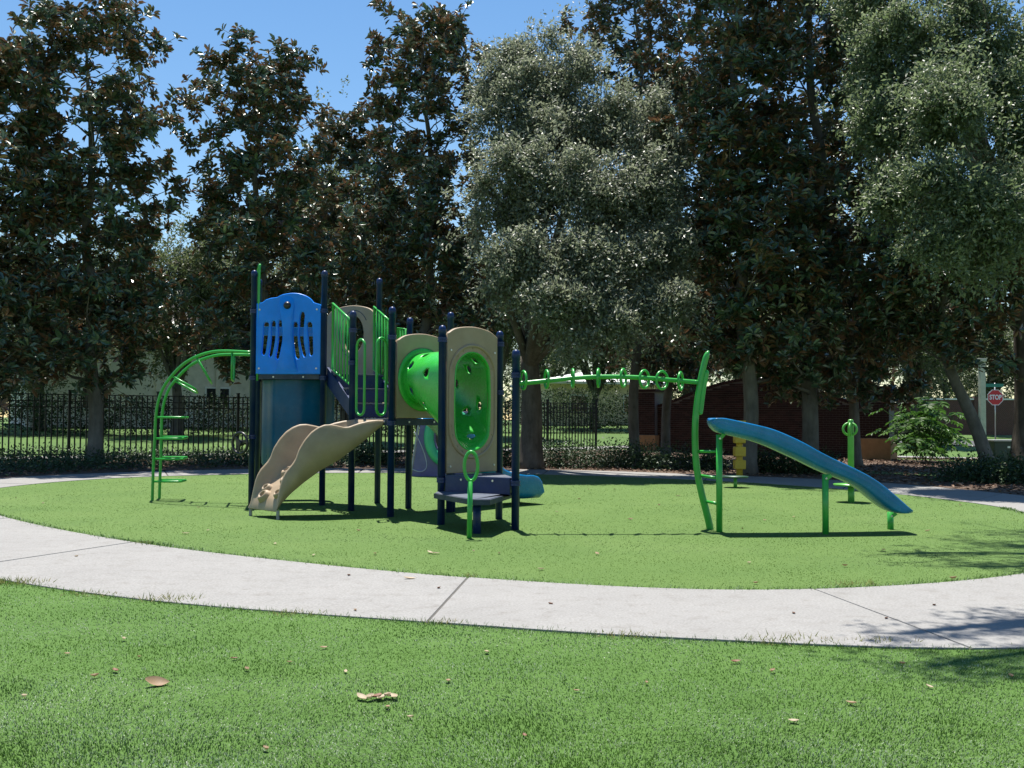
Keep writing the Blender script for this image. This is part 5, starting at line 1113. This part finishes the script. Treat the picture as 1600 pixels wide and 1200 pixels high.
# ------------------------------------------------------------------ dry leaves, twigs and weeds on the ground
def leaf_piece(L_, Wd__, curl, seed):
    r_ = random.Random(seed); V = []; n1 = 6
    for i in range(n1 + 1):
        t = i / n1; w = Wd__ * math.sin(math.pi * min(1, .06 + t * .94)) ** .8 * .5
        for s_ in (-1, 0, 1): V.append((t * L_ - L_ / 2, s_ * w, curl * (abs(s_) * w * 1.1 + (t - .45) ** 2 * L_ * 1.2) + .006))
    Fs = [(i * 3 + k, (i + 1) * 3 + k, (i + 1) * 3 + k + 1, i * 3 + k + 1) for i in range(n1) for k in (0, 1)]
    me = bpy.data.meshes.new('dry_leaf'); me.from_pydata(V, [], Fs); me.polygons.foreach_set('use_smooth', [True] * len(Fs)); me.update(); return me
lm = {}
for i, mk in enumerate(('dryleaf', 'dryleaf2', 'dryleaf3')):
    for j, (L_, w_, c_2) in enumerate(((.09, .045, .5), (.07, .04, .9), (.12, .055, .35))):
        me = leaf_piece(L_, w_, c_2, i * 3 + j); me.materials.append(M[mk]); lm[(i, j)] = me
rl = random.Random(12)
def drop(px, py, i, j, label, group, sc=1.0, tilt=.15, name='dry_leaf'):
    p = gp(px, py, .010); o = bpy.data.objects.new(name, lm[(i, j)]); o.location = p; o.rotation_euler = (rl.uniform(-tilt, tilt), rl.uniform(-tilt, tilt), rl.uniform(0, 6.28)); o.scale = (sc, sc, sc)
    COL.objects.link(o); tag(o, label, 'leaf', group); return o
o = drop(243, 1069, 0, 2, 'large curled tan leaf standing on the near turf at the left', None, 1.0, .1); o.rotation_euler = (0.55, .25, .5); o.scale = (.95, 1.15, 1.6); o.location.z -= .004
GA, GB, GC = 'small dry leaves on the near turf', 'small dry leaves on the turf oval', 'bits of leaf on the concrete path'
for k, (px, py, i, j) in enumerate([(565, 1092, 1, 0), (578, 1093, 1, 1), (588, 1091, 2, 0), (598, 1092, 1, 0), (607, 1090, 1, 1), (615, 1091, 1, 0)]):
    drop(px, py, i, j, 'pale dry leaf in the clump of leaves on the near turf', 'clump of pale dry leaves on the near turf', .8)
near_l = [(193, 1000, 1), (105, 1022, 0), (148, 1058, 0), (365, 1030, 2), (217, 1028, 0), (180, 1049, 2), (386, 1047, 0), (452, 1035, 0), (505, 1013, 0), (540, 1050, 1), (415, 1172, 0), (641, 1122, 1), (606, 1106, 0), (760, 1020, 1), (1010, 1068, 0), (1150, 1035, 2), (1207, 1050, 0), (1410, 1038, 0), (1452, 1074, 1), (1580, 1058, 0), (1240, 1128, 1), (900, 1080, 0), (38, 1090, 1), (700, 1065, 0), (820, 1150, 2), (1330, 1100, 0)]
for px, py, i in near_l: drop(px, py, i, rl.choice((0, 1)), ('tan dry leaf', 'pale dry leaf', 'dark brown leaf')[i] + ' on the near turf, ' + ('left of the large curled leaf' if px < 240 else 'between curled leaf and pale clump' if px < 560 else 'just right of the pale clump' if px < 900 else 'at the right') + (', near the path' if py < 1045 else ', low down' if py > 1105 else ''), GA, rl.uniform(.35, .6))
oval_l = [(586, 866, 0), (680, 865, 1), (672, 864, 1), (933, 866, 0), (310, 793, 0), (325, 829, 1), (290, 834, 1), (490, 868, 1), (1181, 912, 0), (740, 862, 1), (780, 865, 1), (1160, 827, 2), (1195, 813, 0), (1240, 808, 0), (1285, 812, 0), (1170, 880, 1), (25, 779, 2), (205, 746, 2), (240, 768, 0), (67, 787, 1), (905, 780, 0), (960, 765, 2), (1030, 790, 0), (1060, 775, 1), (870, 800, 1), (1450, 830, 0), (1500, 790, 1), (430, 850, 1), (560, 830, 0), (1380, 860, 1), (1320, 885, 0), (1490, 905, 0), (920, 765, 1), (985, 812, 2), (640, 905, 1), (845, 890, 1)]
for px, py, i in oval_l: drop(px, py, i, rl.choice((0, 1, 2)), ('tan dry leaf', 'pale dry leaf', 'dark brown leaf')[i] + ' on the turf oval, ' + ('left of the arched ladder' if px < 235 else 'between arched ladder and tan climber' if px < 390 else 'below the tan climber' if px < 660 else 'below the low step' if px < 830 else 'under the ring bar' if px < 1090 else 'around the narrow blue slide' if px < 1400 else 'at the right end') + (', near front edge' if py > 855 else ''), GB, rl.uniform(.5, .85))
for px, py, i in [(555, 955, 0), (1385, 968, 2), (1460, 947, 2), (545, 900, 2), (686, 920, 2), (120, 870, 1), (860, 945, 2), (1240, 960, 2)]: drop(px, py, i, 1, 'brown leaf scrap on the pale concrete path' if i == 2 else 'tan leaf scrap on the pale concrete path', GC, .55)
def weed(px, py, seed, label, n=70, r=.10, h=.10):
    rng = np.random.default_rng(seed); p = gp(px, py, 0); a = rng.uniform(0, 6.28, n); rr_ = rng.uniform(0, 1, n) ** .7 * r
    P = np.stack([p.x + np.cos(a) * rr_ * 2.2, p.y + np.sin(a) * rr_, np.zeros(n)], -1); a = rng.uniform(0, 6.28, n)
    D = np.stack([np.cos(a), np.sin(a), rng.uniform(.3, 2.2, n)], -1); N = rng.normal(size=(n, 3)); Ln = h * rng.uniform(.4, 1.2, n)
    base_ = np.array((p.x, p.y, 0)); root = empty('weed_tuft', tuple(base_), label, 'weed', 'weeds at the edges of the path')
    o = link('blades', leaf_mesh('weed_blades', P - base_, D, N, Ln, np.full(n, .006), six=False), M['weed'], root); o['kind'] = 'stuff'
weed(262, 939, 1, 'dry weed tuft at the near edge of the path, left of the large curled leaf', 120, .12, .06); weed(20, 913, 2, 'weed tuft at the path edge at the far left', 160, .13, .07); weed(460, 961, 3, 'flat brown weed at the path edge left of the middle joint', 70, .10, .05)
weed(1235, 1004, 4, 'straggly weed at the near path edge at the right', 130, .13, .06); weed(985, 996, 5, 'small weed at the near path edge below the ring bar', 70, .1, .06); weed(138, 931, 6, 'low brown weed at the path edge between the two left tufts', 70, .1, .05)
weed(1340, 915, 7, 'yellowish weed at the turf edge near the right joint', 80, .12, .06); weed(1375, 1006, 8, 'low weed at the near path edge in the tree shadow', 60, .1, .06); weed(733, 902, 9, 'tiny weed at the inner end of the middle joint', 30, .03, .05); weed(225, 850, 10, 'reddish weed at the inner end of the left joint', 40, .05, .05); weed(694, 976, 11, 'small weed at the outer end of the middle joint', 50, .07, .05)
